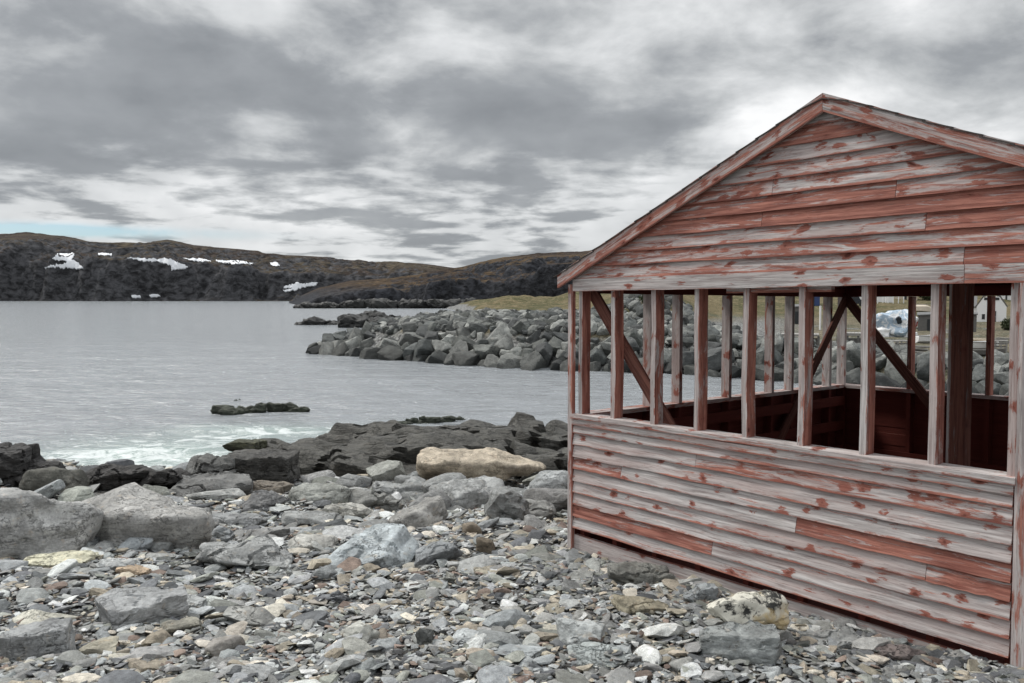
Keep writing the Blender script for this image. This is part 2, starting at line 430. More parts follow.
snow([(149, 295.5), (158, 293.5), (161, 297), (151, 298)], 'small snow remnant at the foot of the far cliff, right of its twin', 925)

# ------------------------------------------------------------------ land behind the breakwater
BWL = [(-16.2, 67), (-8, 59), (-2.1, 54), (3, 51), (7.7, 49.3), (10.4, 48), (13.4, 46), (15.6, 44.4), (18.4, 39.5), (20.8, 35), (24, 31), (30, 27), (45, 22), (90, 15)]
_bx = np.array([p[0] for p in BWL]); _by = np.array([p[1] for p in BWL])
def land_h(X, Y):
    base = np.interp(X, _bx, _by)                       # waterline in front
    d = Y - base
    P = np.stack([X.ravel(), Y.ravel(), 0 * X.ravel()], 1)
    n = fbm(P * .07, 21, 4).reshape(X.shape); n2 = fbm(P * .5, 22, 3).reshape(X.shape)
    crest = np.interp(X, [-16, -8, 5, 14, 22, 60], [1.2, 2.1, 2.4, 1.6, 1.05, 1.2])
    z = -1.2 + (crest + 1.2) * sstep(-1.5, 4.5, d)
    # tip and the seaward side of the point
    left = np.interp(Y, [50, 62, 80, 140, 220, 400], [-13, -16, -13, -9, -12, -40])
    z = -2 + (z + 2) * sstep(left - 2, left + 4, X)
    # ground rises inland, most towards the hill on the left of the hut
    k = X / np.maximum(Y, 1)
    rise = sstep(75, 330, Y) * np.interp(k, [-.3, -.08, .05, .15, .3, .62], [0, 0, 2.5, 14, 16, 15])
    bank = sstep(56, 74, d + base + 2 * n) * 3.4 * np.exp(-((k - .17) / .05) ** 2)
    return z + rise + bank * sstep(10, 25, d) + .35 * n * sstep(4, 14, d) * (1 + sstep(90, 200, Y) * 3) + .12 * n2
def turf_mat():
    m, g, b = mat('shore_turf'); co = g.pos(); s = g.sep(co)
    n = g.noise(co, .12, 6, .6); n2 = g.noise(co, .9, 7, .7); n3 = g.noise(g.scale(co, (1, 1, .4)), 5, 5, .7)
    c = g.mix(g.mapr(n, .40, .58), (.135, .110, .062), (.070, .070, .034))
    c = g.mix(g.mapr(n2, .48, .6, 0, .8), c, (.20, .165, .10))
    gravel = g.mix(g.mapr(n3, .35, .65), (.09, .09, .09), (.26, .26, .25))
    k = g.math('DIVIDE', s[0], s[1])
    gr = g.mapr(g.math('ADD', n, g.math('MULTIPLY', g.mapr(k, .17, .05), .10)), .54, .60)
    lowz = g.mapr(g.math('ADD', s[2], g.math('MULTIPLY', n2, .9)), 1.9, 2.7, 1, 0)
    gr = g.math('MULTIPLY', gr, g.mapr(s[1], 85, 110, 1, 0))
    c = g.mix(g.math('MAXIMUM', g.math('MULTIPLY', gr, .9), g.math('MULTIPLY', lowz, g.mapr(k, .30, .38, 1, .25))), c, gravel)
    v = g.mapr(n3, .3, .7, .65, 1.35); g.put(b.inputs['Base Color'], g.mix(1, c, g.comb(v, v, v), 'MULTIPLY'))
    b.inputs['Roughness'].default_value = .95; b.inputs['Specular IOR Level'].default_value = .1
    g.put(b.inputs['Normal'], g.bump(g.math('ADD', n2, n3), .8, .25)); return m
M_TURF = turf_mat()
lx = np.concatenate([np.linspace(-70, -20, 40)[:-1], np.arange(-20, 45, .5), np.geomspace(45, 420, 60)])
ly = np.concatenate([np.arange(12, 90, .5), np.geomspace(90, 460, 90)])
tag(link('shore_land', grid_mesh('shore_land', lx, ly, land_h), M_TURF), kind='structure')
def lh(x, y): return float(land_h(np.array([[x]], float), np.array([[y]], float))[0, 0])

# ------------------------------------------------------------------ stone prototypes
def proto(seed, n, dims, **kw):
    V, Fc = rock_verts(seed, n, dims, **kw)
    V[:, 2] -= V[:, 2].max() * .5
    return np_mesh('stone', V, Fc, True)
SLAB, CHUNK, BOULD, COBB = [], [], [], []
for k in range(12):
    r = np.random.default_rng(100 + k)
    me = proto(100 + k, 4, (1, r.uniform(.5, .85), r.uniform(.16, .32)), planes=10, p=34, rough=.022, strata=.018, lfreq=12, flatcut=.85); SLAB.append(me)
    me = proto(200 + k, 4, (1, r.uniform(.6, .9), r.uniform(.4, .62)), planes=12, p=26, rough=.03, strata=.02, lfreq=7, tilt=(.2, .1)); CHUNK.append(me)
    me = proto(300 + k, 4, (1, r.uniform(.65, .95), r.uniform(.6, .85)), planes=9, p=30, rough=.028, strata=.012, lfreq=4, tilt=(.4, .2)); BOULD.append(me)
    me = proto(400 + k, 3, (1, r.uniform(.65, .95), r.uniform(.4, .6)), planes=10, p=9, rough=.02); COBB.append(me)
for L in (SLAB, CHUNK, BOULD):
    for me in L: me.set_sharp_from_angle(angle=math.radians(24))
def copy_stone(me, name, loc, rot, size, col, m, label, cat, group):
    o = bpy.data.objects.new(name, me); COL.objects.link(o)
    if len(me.materials) == 0: me.materials.append(m)
    if me.materials[0] is not m:
        o.material_slots[0].link = 'OBJECT'; o.material_slots[0].material = m
    o.location = loc; o.rotation_euler = rot
    o.scale = (size,) * 3 if np.isscalar(size) else size
    o.color = (*col, 1); tag(o, label, cat, group); return o

# ------------------------------------------------------------------ feature rocks (pixel box -> place and size)
PLACED = []
def feature(cx, by, w, h, col, label, name='rock', kind='round', seed=0, depth=.8, rot=0., cat='rock', m=None, tilt=(0, 0), n=5, sink=None, Y=None, **kw):
    """rock whose foot is seen at photo row by and whose outline is about w x h pixels"""
    p = ray_beach(cx, by) if Y is None else None
    if Y is not None:
        q = pt_at(cx, by, Y); p = np.array([q[0], Y, q[2]])
    if sink is None: sink = dict(round=.34, smooth=.42, slab=.2, block=.2, jag=.25, ledge=.3)[kind]
    s = p[1] / F; dx = w * s; dz = h * s; dy = max(dx * depth, .05)
    look = (EYE - p[2]) / p[1]
    dzz = max(dz * .45, dz - look * dy * .72) / (1 - sink)
    P = dict(round=dict(planes=12, p=16, rough=.055, strata=.02, lfreq=6, tilt=(-.3, .1)), slab=dict(planes=10, p=30, rough=.03, strata=.03, lfreq=9, flatcut=.85),
             block=dict(planes=6, p=30, rough=.05, strata=.03, lfreq=6, boxy=.3, tilt=(.1, .1)), jag=dict(planes=16, p=30, rough=.07, strata=.05, lfreq=9, tilt=(.5, .1)),
             ledge=dict(planes=12, p=20, rough=.075, strata=.06, lfreq=13, tilt=(.18, .05)), smooth=dict(planes=12, p=13, rough=.075, strata=.018, lfreq=4, tilt=(.25, .1)))[kind]
    P.update(kw)
    yc = p[1] + dy * .42
    o = add_rock(name, 5000 + seed, n, (dx, dy, dzz), (p[0] * yc / p[1] * .5 + p[0] * .5, yc, p[2]), (tilt[0], tilt[1], rot), col, m or M_ROCK, label, cat,
                 sink=sink, sharp=None if kind in ('round', 'smooth') else 32, **P)
    PLACED.append((o.location.x, yc, dx * .5, dy * .5)); return o

GREY = (.30, .305, .30); BLUE = (.31, .335, .345); DARK = (.045, .043, .042); PALE = (.36, .36, .35); TAN = (.40, .33, .24)
# sea edge, left
feature(4, 487, 62, 46, DARK, 'tall black wet rock at the sea edge, cut by the left picture edge', seed=1, kind='jag', m=M_LEDGE, depth=.9)
feature(30, 489, 60, 32, (.055, .052, .05), 'low black rock leaning against the tall black one at the left edge', seed=2, kind='jag', m=M_LEDGE, depth=.7)
feature(49, 496, 66, 34, (.10, .098, .085), 'olive brown pointed rock behind the long pale ledge', seed=3, kind='round', p=14, planes=12, depth=.7)
feature(112, 492, 78, 31, (.04, .037, .035), 'jagged black rock with slanting layers beside the surf', seed=4, kind='jag', m=M_LEDGE, depth=.7)
feature(160, 489, 54, 26, (.045, .042, .04), 'small jagged black rock right of the larger layered one', seed=5, kind='jag', m=M_LEDGE, depth=.7)
feature(208, 486, 54, 30, (.11, .11, .105), 'dark grey layered rock left of the block with a mossy cap', seed=6, kind='ledge', depth=.8)
feature(210, 500, 90, 28, (.15, .15, .145), 'dark grey layered shelf just right of the long pale ledge', seed=16, kind='ledge', depth=.7)
feature(256, 484, 74, 36, (.075, .072, .066), 'dark squared rock block carrying a mossy slab on top', seed=7, kind='block', m=M_LEDGE, depth=.7, boxy=1)
o = feature(242, 454, 44, 17, (.06, .062, .035), 'mossy flat slab lying on the dark squared block', seed=8, kind='slab', m=M_LEDGE, depth=.7, Y=13.2)
feature(268, 494, 46, 15, (.16, .14, .115), 'flat brown slab at the foot of the dark squared block', seed=9, kind='slab', depth=.8)
feature(284, 468, 36, 22, (.13, .13, .12), 'grey rock tucked behind the dark squared block', seed=19, kind='ledge', depth=.8)
# pale ledges, left middle
feature(14, 562, 150, 88, (.35, .35, .34), 'massive pale grey rounded rock cut by the left picture edge', seed=10, kind='smooth', depth=.5, rough=.085, p=14, planes=12, strata=.012, lfreq=3)
feature(124, 548, 188, 68, (.35, .345, .33), 'long smooth pale grey ledge in front of the black rocks', seed=11, kind='smooth', depth=.42, rough=.08, p=14, planes=14, strata=.012, lfreq=3, boxy=.2)
# dark bedrock ridge
def ridge():
    Vs, Fs, off = [], [], 0
    spec = [(290, 447, 110, 14.2), (345, 437, 150, 14.7), (400, 429, 150, 15.3), (440, 433, 130, 14.5), (480, 427, 150, 15.5), (525, 433, 150, 15.7), (568, 431, 130, 15.5), (610, 434, 120, 15.2),
            (335, 455, 120, 13.5), (415, 447, 150, 13.6), (500, 441, 150, 14.1), (550, 449, 110, 13.6), (385, 462, 110, 12.9), (300, 468, 80, 13.2)]
    for i, (cx, ty, w, Yk) in enumerate(spec):
        q = pt_at(cx, ty, Yk); s = Yk / F; zb_ = min(hb(q[0], Yk), 1.3) - .3; hz = q[2] - zb_
        V, Fc = rock_verts(900 + i, 5, (w * s * 1.2, w * s * .55, hz), planes=18, p=44, rough=.06, strata=.11, lfreq=8, tilt=(-.42, .3), boxy=.2)
        a = -.10 + .05 * math.sin(i * 3); c_, s_ = math.cos(a), math.sin(a)
        V = np.stack([V[:, 0] * c_ - V[:, 2] * s_, V[:, 1], V[:, 0] * s_ + V[:, 2] * c_], 1)
        V += np.array([q[0], Yk, zb_])
        Vs.append(V); Fs.append(Fc + off); off += len(V)
        PLACED.append((q[0], Yk, w * s * .5, w * s * .25))
    me = np_mesh('bedrock_ridge', np.vstack(Vs), np.vstack(Fs), True); me.set_sharp_from_angle(angle=math.radians(30))
    o = link('bedrock_ridge', me, M_LEDGE); o.color = (.078, .075, .066, 1)
    tag(o, 'long dark layered bedrock ridge between the beach stones and the sea', 'bedrock')
ridge()
feature(482, 476, 136, 29, (.40, .345, .27), 'large tan whaleback boulder in front of the dark bedrock ridge', seed=20, kind='smooth', depth=.6, p=6, planes=9, strata=.015, sink=.52, name='boulder', cat='boulder', Y=11.5)
feature(515, 478, 60, 24, (.13, .13, .13), 'dark grey rock under the tan whaleback boulder', seed=21, kind='jag', depth=.7)
feature(555, 470, 50, 28, BLUE, 'blue grey rock touching the corner of the hut', seed=22, kind='jag', depth=.7)
# middle rocks
mid = [(318, 504, 62, 26, (.24, .245, .225), 'round', 'rounded olive grey rock below the left end of the bedrock ridge'),
       (372, 512, 70, 26, (.17, .17, .16), 'ledge', 'dark layered rock between the bedrock ridge and the pale slab'),
       (404, 500, 70, 22, (.23, .235, .23), 'ledge', 'grey layered rock just left of the tan whaleback'),
       (466, 512, 84, 34, (.25, .255, .25), 'round', 'broad smooth grey rock below the tan whaleback boulder'),
       (420, 530, 66, 30, (.27, .265, .25), 'round', 'rounded grey rock above the large pale blue slab'),
       (506, 522, 46, 40, (.20, .205, .20), 'jag', 'pointed wedge of grey rock standing upright near the hut'),
       (552, 502, 56, 34, (.25, .26, .26), 'round', 'grey boulder half hidden behind the hut corner'),
       (535, 520, 44, 22, (.22, .22, .21), 'jag', 'angular grey rock between the upright wedge and the hut'),
       (368, 570, 108, 40, (.33, .36, .37), 'slab', 'large pale blue grey slab tilted up in the middle of the beach'),
       (440, 566, 56, 26, (.18, .19, .195), 'slab', 'dark slate slab right of the large pale blue slab'),
       (472, 536, 24, 18, (.15, .125, .095), 'round', 'brown disc shaped stone below the upright wedge'),
       (485, 556, 22, 20, (.14, .115, .085), 'round', 'darker brown disc shaped stone standing on edge'),
       (312, 552, 48, 20, (.34, .335, .31), 'round', 'pale cream grey stone left of the large blue slab'),
       (310, 527, 70, 20, (.22, .225, .22), 'slab', 'long grey slab left of the rounded grey rock'),
       (345, 520, 56, 18, (.29, .285, .26), 'slab', 'long pale slab above the large blue slab'),
       (262, 512, 56, 20, (.13, .13, .13), 'ledge', 'dark low rock right of the layered shelf'),
       (236, 530, 60, 18, (.21, .215, .215), 'slab', 'grey slab in front of the layered shelf'),
       (265, 545, 56, 20, (.19, .19, .185), 'slab', 'dark grey slab below the middle of the layered shelf'),
       (200, 552, 34, 24, (.30, .30, .29), 'round', 'pale grey round stone right of the long ledge foot'),
       (160, 553, 44, 22, (.31, .32, .315), 'round', 'larger pale round stone at the foot of the long ledge'),
       (134, 552, 34, 18, (.26, .28, .29), 'round', 'small blue grey round stone at the foot of the long ledge'),
       (100, 548, 30, 12, (.15, .15, .15), 'round', 'small dark stone tucked under the long pale ledge'),
       (244, 572, 110, 32, (.25, .255, .25), 'ledge', 'wide low grey rock mound left of the large blue slab'),
       (215, 545, 40, 20, (.19, .20, .205), 'jag', 'dark blue grey angular rock right of the pale round stone'),
       (64, 556, 66, 18, (.30, .32, .325), 'slab', 'blue grey slab between the massive pale rock and the cream slab'),
       (56, 570, 66, 20, (.46, .42, .32), 'slab', 'cream coloured slab in front of the massive pale rock'),
       (110, 572, 54, 14, (.31, .32, .315), 'slab', 'thin pale slab right of the cream slab'),
       (130, 579, 40, 16, (.40, .31, .22), 'slab', 'tan orange stone left of the wide grey mound'),
       (38, 662, 78, 46, (.21, .215, .215), 'block', 'dark squared block with pale top at the lower left'),
       (34, 632, 66, 22, (.36, .35, .30), 'slab', 'long cream grey slab behind the squared block at lower left'),
       (140, 628, 86, 46, (.25, .255, .255), 'block', 'long grey block lying diagonally in the left foreground'),
       (186, 612, 48, 18, (.33, .34, .335), 'slab', 'pale pointed slab leaning on the long diagonal block'),
       (96, 660, 46, 24, (.33, .31, .25), 'slab', 'tan grey slab below the long diagonal block'),
       (180, 636, 46, 22, (.23, .22, .185), 'slab', 'olive slab right of the long diagonal block'),
       (222, 658, 40, 26, (.25, .235, .215), 'round', 'brownish cracked stone in the left centre foreground'),
       (252, 630, 60, 26, (.27, .27, .255), 'slab', 'greyish slab above the brownish cracked stone'),
       (582, 648, 54, 34, (.33, .345, .34), 'slab', 'pale triangular slab in front of the hut'),
       (600, 672, 72, 18, (.25, .27, .265), 'slab', 'long flat grey slab at the bottom, in front of the triangular one'),
       (466, 648, 38, 20, (.40, .42, .42), 'slab', 'pale blue flat slab in the centre foreground'),
       (424, 650, 20, 26, (.12, .125, .12), 'jag', 'small dark shard standing on edge left of the pale blue slab'),
       (338, 606, 18, 18, (.13, .135, .14), 'jag', 'small dark triangular shard below the large blue slab'),
       (520, 662, 60, 18, (.29, .31, .315), 'slab', 'rough blue grey slab at the bottom, left of the long flat one'),
       (358, 648, 40, 28, (.34, .34, .31), 'jag', 'pale ridged stone in the centre left foreground'),
       (490, 577, 34, 12, (.30, .275, .22), 'slab', 'tan flat stone on the shingle right of the dark slate slab'),
       (645, 618, 60, 24, (.26, .235, .175), 'slab', 'tan brown layered slab between the hut and the white lichen rock'),
       (640, 590, 66, 28, (.17, .17, .155), 'ledge', 'dark layered rock against the foot of the hut wall'),
       (742, 664, 84, 46, (.22, .232, .228), 'block', 'grey squared block under the white lichen rock'),
       (700, 606, 34, 26, (.22, .235, .24), 'jag', 'blue grey shard standing between the hut and the lichen rock'),
       (905, 668, 60, 26, (.12, .10, .095), 'jag', 'dark red brown rock in the lower right corner by the hut'),
       (840, 655, 60, 26, (.20, .205, .20), 'jag', 'angular grey rock right of the squared grey block')]
for i, (cx, by, w, h, c, kd, lb) in enumerate(mid):
    rt = {'large pale': .25, 'long grey ': .0}.get(lb[:10], random.uniform(-.25, .25))
    if 'diagonally' in lb: rt = .55
    tl = (random.uniform(-.05, .12), random.uniform(-.15, .1))
    if 'large pale blue' in lb: tl = (.15, -.24)
    feature(cx, by, w, h, tuple(min(.5, q * 1.15) for q in c), lb, seed=40 + i, kind=kd, rot=rt, tilt=tl, depth=.62 if kd in ('slab', 'ledge') else .7, n=5 if w > 50 else 4,
            name='stone' if w < 50 else 'rock', cat='stone' if w < 50 else 'rock')
p = ray_beach(751, 650)
V_ = p + np.array([0, .10, 0])
o = add_rock('lichen_rock', 7001, 5, (.50, .27, .20), (V_[0] + .0, V_[1] + .06, p[2] + .07), (.05, .03, .1), GREY, M_LICHEN,
             'white and yellow lichen covered rock on the grey block by the hut', 'rock', sink=0, planes=12, p=14, rough=.07, strata=.03, lfreq=8, sharp=40)
PLACED.append((V_[0], V_[1], .25, .14))

# rocks awash off the shore
def awash(px0, px1, py, lab, seed, hh=.35):
    a = pt_at(px0, py, 1); b = pt_at(px1, py, 1); Y = EYE / ((py - HOR) / F); x0 = a[0] * Y; x1 = b[0] * Y
    Vs, Fs, off = [], [], 0; r = np.random.default_rng(seed)
    for i in range(7):
        L = (x1 - x0) * r.uniform(.2, .38)
        V, Fc = rock_verts(seed + i, 4, (L, L * .4, hh * r.uniform(.6, 1.2)), planes=12, p=14, rough=.09, strata=.04)
        V += np.array([x0 + (x1 - x0) * (i + .5) / 7, Y + r.uniform(-.3, .3) + .6 * i / 7, -.12]); Vs.append(V); Fs.append(Fc + off); off += len(V)
    o = link('sea_rock', np_mesh('sea_rock', np.vstack(Vs), np.vstack(Fs), True), M_LEDGE); o.color = (.05, .058, .042, 1); tag(o, lab, 'rock')
awash(214, 304, 415, 'long weedy dark rock awash in the water left of centre', 71, .5)
awash(398, 460, 424, 'small dark rock awash just beyond the bedrock ridge', 72, .3)
awash(226, 240, 402, 'tiny dark rock tip showing beyond the long awash rock', 73, .2)

# ------------------------------------------------------------------ individual beach stones
def inside_hut(x, y, mg=0.):
    u, v = local_uv(x, y); return (-.03 - mg < u < WID + .3) and (-.02 - mg < v < DEP + .3)
def blocked(x, y, r):
    for (a, b, rx, ry) in PLACED:
        if ((x - a) / (rx * .8 + r)) ** 2 + ((y - b) / (ry * .8 + r)) ** 2 < 1: return True
    return False
KIND = [('flat grey slate slab lying among the beach shingle', 'flat_stone', 'flat slate slabs on the beach'),
        ('angular grey stone lying among the beach shingle', 'beach_stone', 'angular grey stones on the beach'),
        ('rounded pale cobble lying among the beach shingle', 'cobble', 'rounded cobbles on the beach'),
        ('tan or brown stone lying among the grey beach shingle', 'beach_stone', 'tan and brown stones on the beach'),
        ('grey rock in the jumbled rock belt above the sea edge', 'beach_boulder', 'grey boulders in the rock belt')]
cnt = 0; tries = 0
while cnt < 262 and tries < 9000:
    tries += 1
    py = 470 + (683 - 470) * random.random() ** 1.35; px = random.uniform(-20, 1040)
    p = ray_beach(px, py)
    if p[1] > 16 or p[2] < .5: continue
    belt = p[1] > 7.6 + .5 * math.sin(p[0])
    s = random.lognormvariate(math.log(.47 if belt else .135), .35)
    if not belt: s = min(s, .24)
    if inside_hut(p[0], p[1], s * .35) or blocked(p[0], p[1], s * .35): continue
    t = random.random()
    k = (4 if t < .62 else 1 if t < .78 else 0 if t < .95 else 3) if belt else (0 if t < .68 else 1 if t < .86 else 2 if t < .89 else 3)
    c = stone_colour(1)[0]
    if k == 3: c = np.array(random.choice([(.34, .30, .24), (.20, .155, .13), (.29, .255, .20)])) * random.uniform(.8, 1.15)
    elif c[0] > c[2] * 1.2: c = np.array([.23, .235, .23]) * random.uniform(.7, 1.3)
    if k == 2: c = np.array([.36, .36, .34]) * random.uniform(.85, 1.15)
    me = random.choice({0: SLAB, 1: CHUNK, 2: COBB, 3: SLAB + CHUNK, 4: CHUNK + SLAB + BOULD}[k])
    lb, nm, gp = KIND[k]
    rot = (random.gauss(.05, .16), random.gauss(-.14, .16), random.gauss(.3, .5)) if belt else (random.gauss(0, .18), random.gauss(0, .18), random.uniform(0, 6.28))
    copy_stone(me, nm, (p[0], p[1], p[2] + s * (.03 if k == 0 else .09)), rot, s, c, M_STONE, lb, 'boulder' if k == 4 else 'stone', gp)
    PLACED.append((p[0], p[1], s * .42, s * .35)); cnt += 1

# ------------------------------------------------------------------ shingle: countless small stones, one object
def hull_proto(seed, flat):
    r = np.random.default_rng(seed); n = int(r.integers(10, 15)); P = r.uniform(-1, 1, (n, 3)); P /= (np.abs(P) ** 3).sum(1)[:, None] ** (1 / 3)
    P *= np.array([.5, r.uniform(.28, .46), flat * .5]) ; P *= r.uniform(.82, 1, (n, 1))
    bm = bmesh.new(); [bm.verts.new(q) for q in P]; bm.verts.ensure_lookup_table()
    h = bmesh.ops.convex_hull(bm, input=bm.verts[:])
    bmesh.ops.delete(bm, geom=[v for v in bm.verts if not v.link_faces], context='VERTS'); bm.verts.index_update()
    bmesh.ops.triangulate(bm, faces=bm.faces[:]); bm.verts.index_update()
    V = np.array([v.co[:] for v in bm.verts]); Fc = np.array([[v.index for v in f.verts] for f in bm.faces]); bm.free(); return V, Fc
HP = [hull_proto(600 + k, random.uniform(.12, .42)) for k in range(46)]
def lowrock(seed):
    r = np.random.default_rng(seed)
    return rock_verts(seed, 2, (1, r.uniform(.55, .9), r.uniform(.14, .36)), planes=11, p=44, rough=.015)
LP = [lowrock(700 + k) for k in range(20)]
for V, _ in LP: V[:, 2] -= V[:, 2].max() / 2

def scatter(name, protos, X, Y, Z, S, tilt, col, m, kind='stuff', bias=None):
    n = len(X); which = RNG.integers(0, len(protos), n); yaw = RNG.normal(.35, .9, n)
    ta = RNG.normal(0, 1, n) * tilt; tb = RNG.normal(0, 1, n) * tilt
    cy, sy, ca, sa, cb, sb = np.cos(yaw), np.sin(yaw), np.cos(ta), np.sin(ta), np.cos(tb), np.sin(tb)
    one = np.ones(n); zero = np.zeros(n)
    Rz = np.array([[cy, -sy, zero], [sy, cy, zero], [zero, zero, one]]); Rx = np.array([[one, zero, zero], [zero, ca, -sa], [zero, sa, ca]]); Ry = np.array([[cb, zero, sb], [zero, one, zero], [-sb, zero, cb]])
    R = np.einsum('ijn,jkn,kln->nil', Rx, Ry, Rz)
    Vs, Fs, Cs, off = [], [], [], 0; P = np.stack([X, Y, Z], 1)
    for k, (V, Fc) in enumerate(protos):
        idx = np.where(which == k)[0]
        if not len(idx): continue
        q = np.einsum('nij,vj->nvi', R[idx], V) * S[idx][:, None, None] + P[idx][:, None, :]
        Vs.append(q.reshape(-1, 3)); Fs.append((Fc[None] + (np.arange(len(idx)) * len(V))[:, None, None] + off).reshape(-1, 3)); off += len(idx) * len(V)
        Cs.append(np.repeat(col[idx], len(V), 0))
    me = np_mesh(name, np.vstack(Vs), np.vstack(Fs), False)
    at = me.attributes.new('stone_col', 'FLOAT_COLOR', 'POINT'); C = np.vstack(Cs); at.data.foreach_set('color', np.hstack([C, np.ones((len(C), 1))]).astype(np.float32).ravel())
    o = link(name, me, m); tag(o, kind=kind); return o

def sample_beach(n, y0, y1, powr=1.0):
    Y = y0 + (y1 - y0) * RNG.random(n * 3) ** powr; X = RNG.uniform(-1, 1, n * 3) * (.64 * Y + 1.6)
    u, v = local_uv(X, Y)
    ok = ~((u > -.04) & (u < WID + .3) & (v > -.01) & (v < DEP + .3)) & (beach_h(X, Y, False) > .3)
    return X[ok][:n], Y[ok][:n]
X, Y = sample_beach(54000, 2.4, 9.5, 1.1); S = np.clip(RNG.lognormal(math.log(.045), .48, len(X)), .018, .15)
X2, Y2 = sample_beach(9000, 5.5, 15.5, 1.1); S2 = np.clip(RNG.lognormal(math.log(.095), .5, len(X2)), .05, .34)
X3, Y3 = sample_beach(2300, 2.4, 9); S3 = np.clip(RNG.lognormal(math.log(.118), .40, len(X3)), .06, .30)
Xa = np.concatenate([X, X2]); Ya = np.concatenate([Y, Y2]); Sa = np.concatenate([S, S2])
Za = beach_h(Xa, Ya) + Sa * .06 + RNG.random(len(Xa)) * .025
scatter('shingle', HP, Xa, Ya, Za, Sa, .2, stone_colour(len(Xa)), M_STUFF)
keep = np.array([not blocked(a, b, s * .2) for a, b, s in zip(X3, Y3, S3)]); X3, Y3, S3 = X3[keep], Y3[keep], S3[keep]
scatter('shingle_slabs', LP, X3, Y3, beach_h(X3, Y3) + S3 * .08 + .012, S3, .2, stone_colour(len(X3)), M_STUFF)
# loose stones heaped along the foot of the hut's front wall
uu = RNG.uniform(-.1, 3.6, 2200); vv = -np.abs(RNG.normal(0, .28, 2200)) - .03; PX = A[0] + U[0] * uu + W_[0] * vv; PYY = A[1] + U[1] * uu + W_[1] * vv
S4 = np.clip(RNG.lognormal(math.log(.075), .4, 2200), .03, .2)
scatter('rubble_at_wall', HP + LP, PX, PYY, beach_h(PX, PYY) + .02 + .07 * np.exp(vv * 4) * RNG.random(2200) * np.clip((uu - .3), 0, .45), S4, .3, stone_colour(2200) * .85, M_STUFF)

# ------------------------------------------------------------------ breakwater boulders
def along(t):
    i = min(int(t), len(BWL) - 2); f = t - i; a, b = BWL[i], BWL[i + 1]
    return np.array([a[0] + (b[0] - a[0]) * f, a[1] + (b[1] - a[1]) * f]), np.array([b[0] - a[0], b[1] - a[1]])
AC = [(.105, .11, .102), (.15, .154, .145), (.08, .086, .083), (.065, .068, .067), (.23, .235, .22)]
lens = [math.dist(BWL[i], BWL[i + 1]) for i in range(11)]; tot = sum(lens)
for row in range(5):
    d = random.uniform(0, .8)
    while d < tot:
        acc = 0; i = 0
        while i < len(lens) - 1 and acc + lens[i] < d: acc += lens[i]; i += 1
        p, tg = along(i + (d - acc) / lens[i]); tg = tg / np.linalg.norm(tg); nrm = np.array([-tg[1], tg[0]])
        if nrm[1] < 0: nrm = -nrm
        Yd = p[1]; size = random.choice((1.0, 1.25, 1.5, 1.8, 2.2)) * random.uniform(.85, 1.1) * (Yd / 54) ** .55 * (1 - .06 * row)
        q = p + nrm * (row * .95 - .2 + random.uniform(-.3, .3)); z = [.12, .65, 1.2, 1.65, 1.85][row] * (1.0 if p[0] > -9 else .62) * (.5 if p[0] > 15 else 1) + random.uniform(-.15, .15)
        c = np.array(random.choice(AC)) * random.uniform(.8, 1.2)
        if p[0] > 15: z = lh(q[0], q[1]) + random.uniform(-.05, .18); z = max(z, .1)
        if row == 0: c = c * .55; lb, gp = 'dark wet boulder at the waterline of the breakwater', 'wet boulders at the foot of the breakwater'
        elif row < 3: lb, gp = 'angular grey boulder in the sloping face of the breakwater', 'boulders in the breakwater face'
        else: lb, gp = 'angular grey boulder on the crest of the breakwater', 'boulders on the breakwater crest'
        if p[0] > 15: size = random.uniform(1.0, 1.7)
        if Yd < 70: copy_stone(random.choice(BOULD), 'breakwater_boulder', (q[0], q[1], z), (random.uniform(-.7, .7), random.uniform(-.7, .7), random.uniform(0, 6.28)), size, c, M_ARMOUR, lb, 'boulder', gp)
        d += size * random.uniform(.66, .9)
# scattered stones on the flat behind the crest, and the grey rubble bank
n = 5200
Xr = RNG.uniform(-14, 30, n); Yr_ = np.interp(Xr, _bx, _by) + 3.5 + np.abs(RNG.normal(0, 1, n)) * 16
Sr = np.clip(RNG.lognormal(math.log(.75), .4, n), .3, 1.6); kk = Xr / Yr_
ok = (Yr_ < 130) & ~((kk > .27) & (Yr_ > np.interp(Xr, _bx, _by) + 6)); Xr, Yr_, Sr = Xr[ok], Yr_[ok], Sr[ok]
Zr = land_h(Xr[None], Yr_[None])[0] + .1 * Sr
BP = [rock_verts(800 + k, 2, (1, .8, .65), planes=10, p=28, rough=.02) for k in range(16)]
for V, _ in BP: V[:, 2] -= .3
cr = np.array([AC[i] for i in RNG.integers(0, 5, len(Xr))]) * RNG.uniform(.6, 1.35, (len(Xr), 1))
scatter('rubble_field', BP, Xr, Yr_, Zr, Sr, .5, cr, M_ARMOUR2 if 'M_ARMOUR2' in globals() else stone_mat('rubble', 'attr', .5, 1.5), 'stuff')
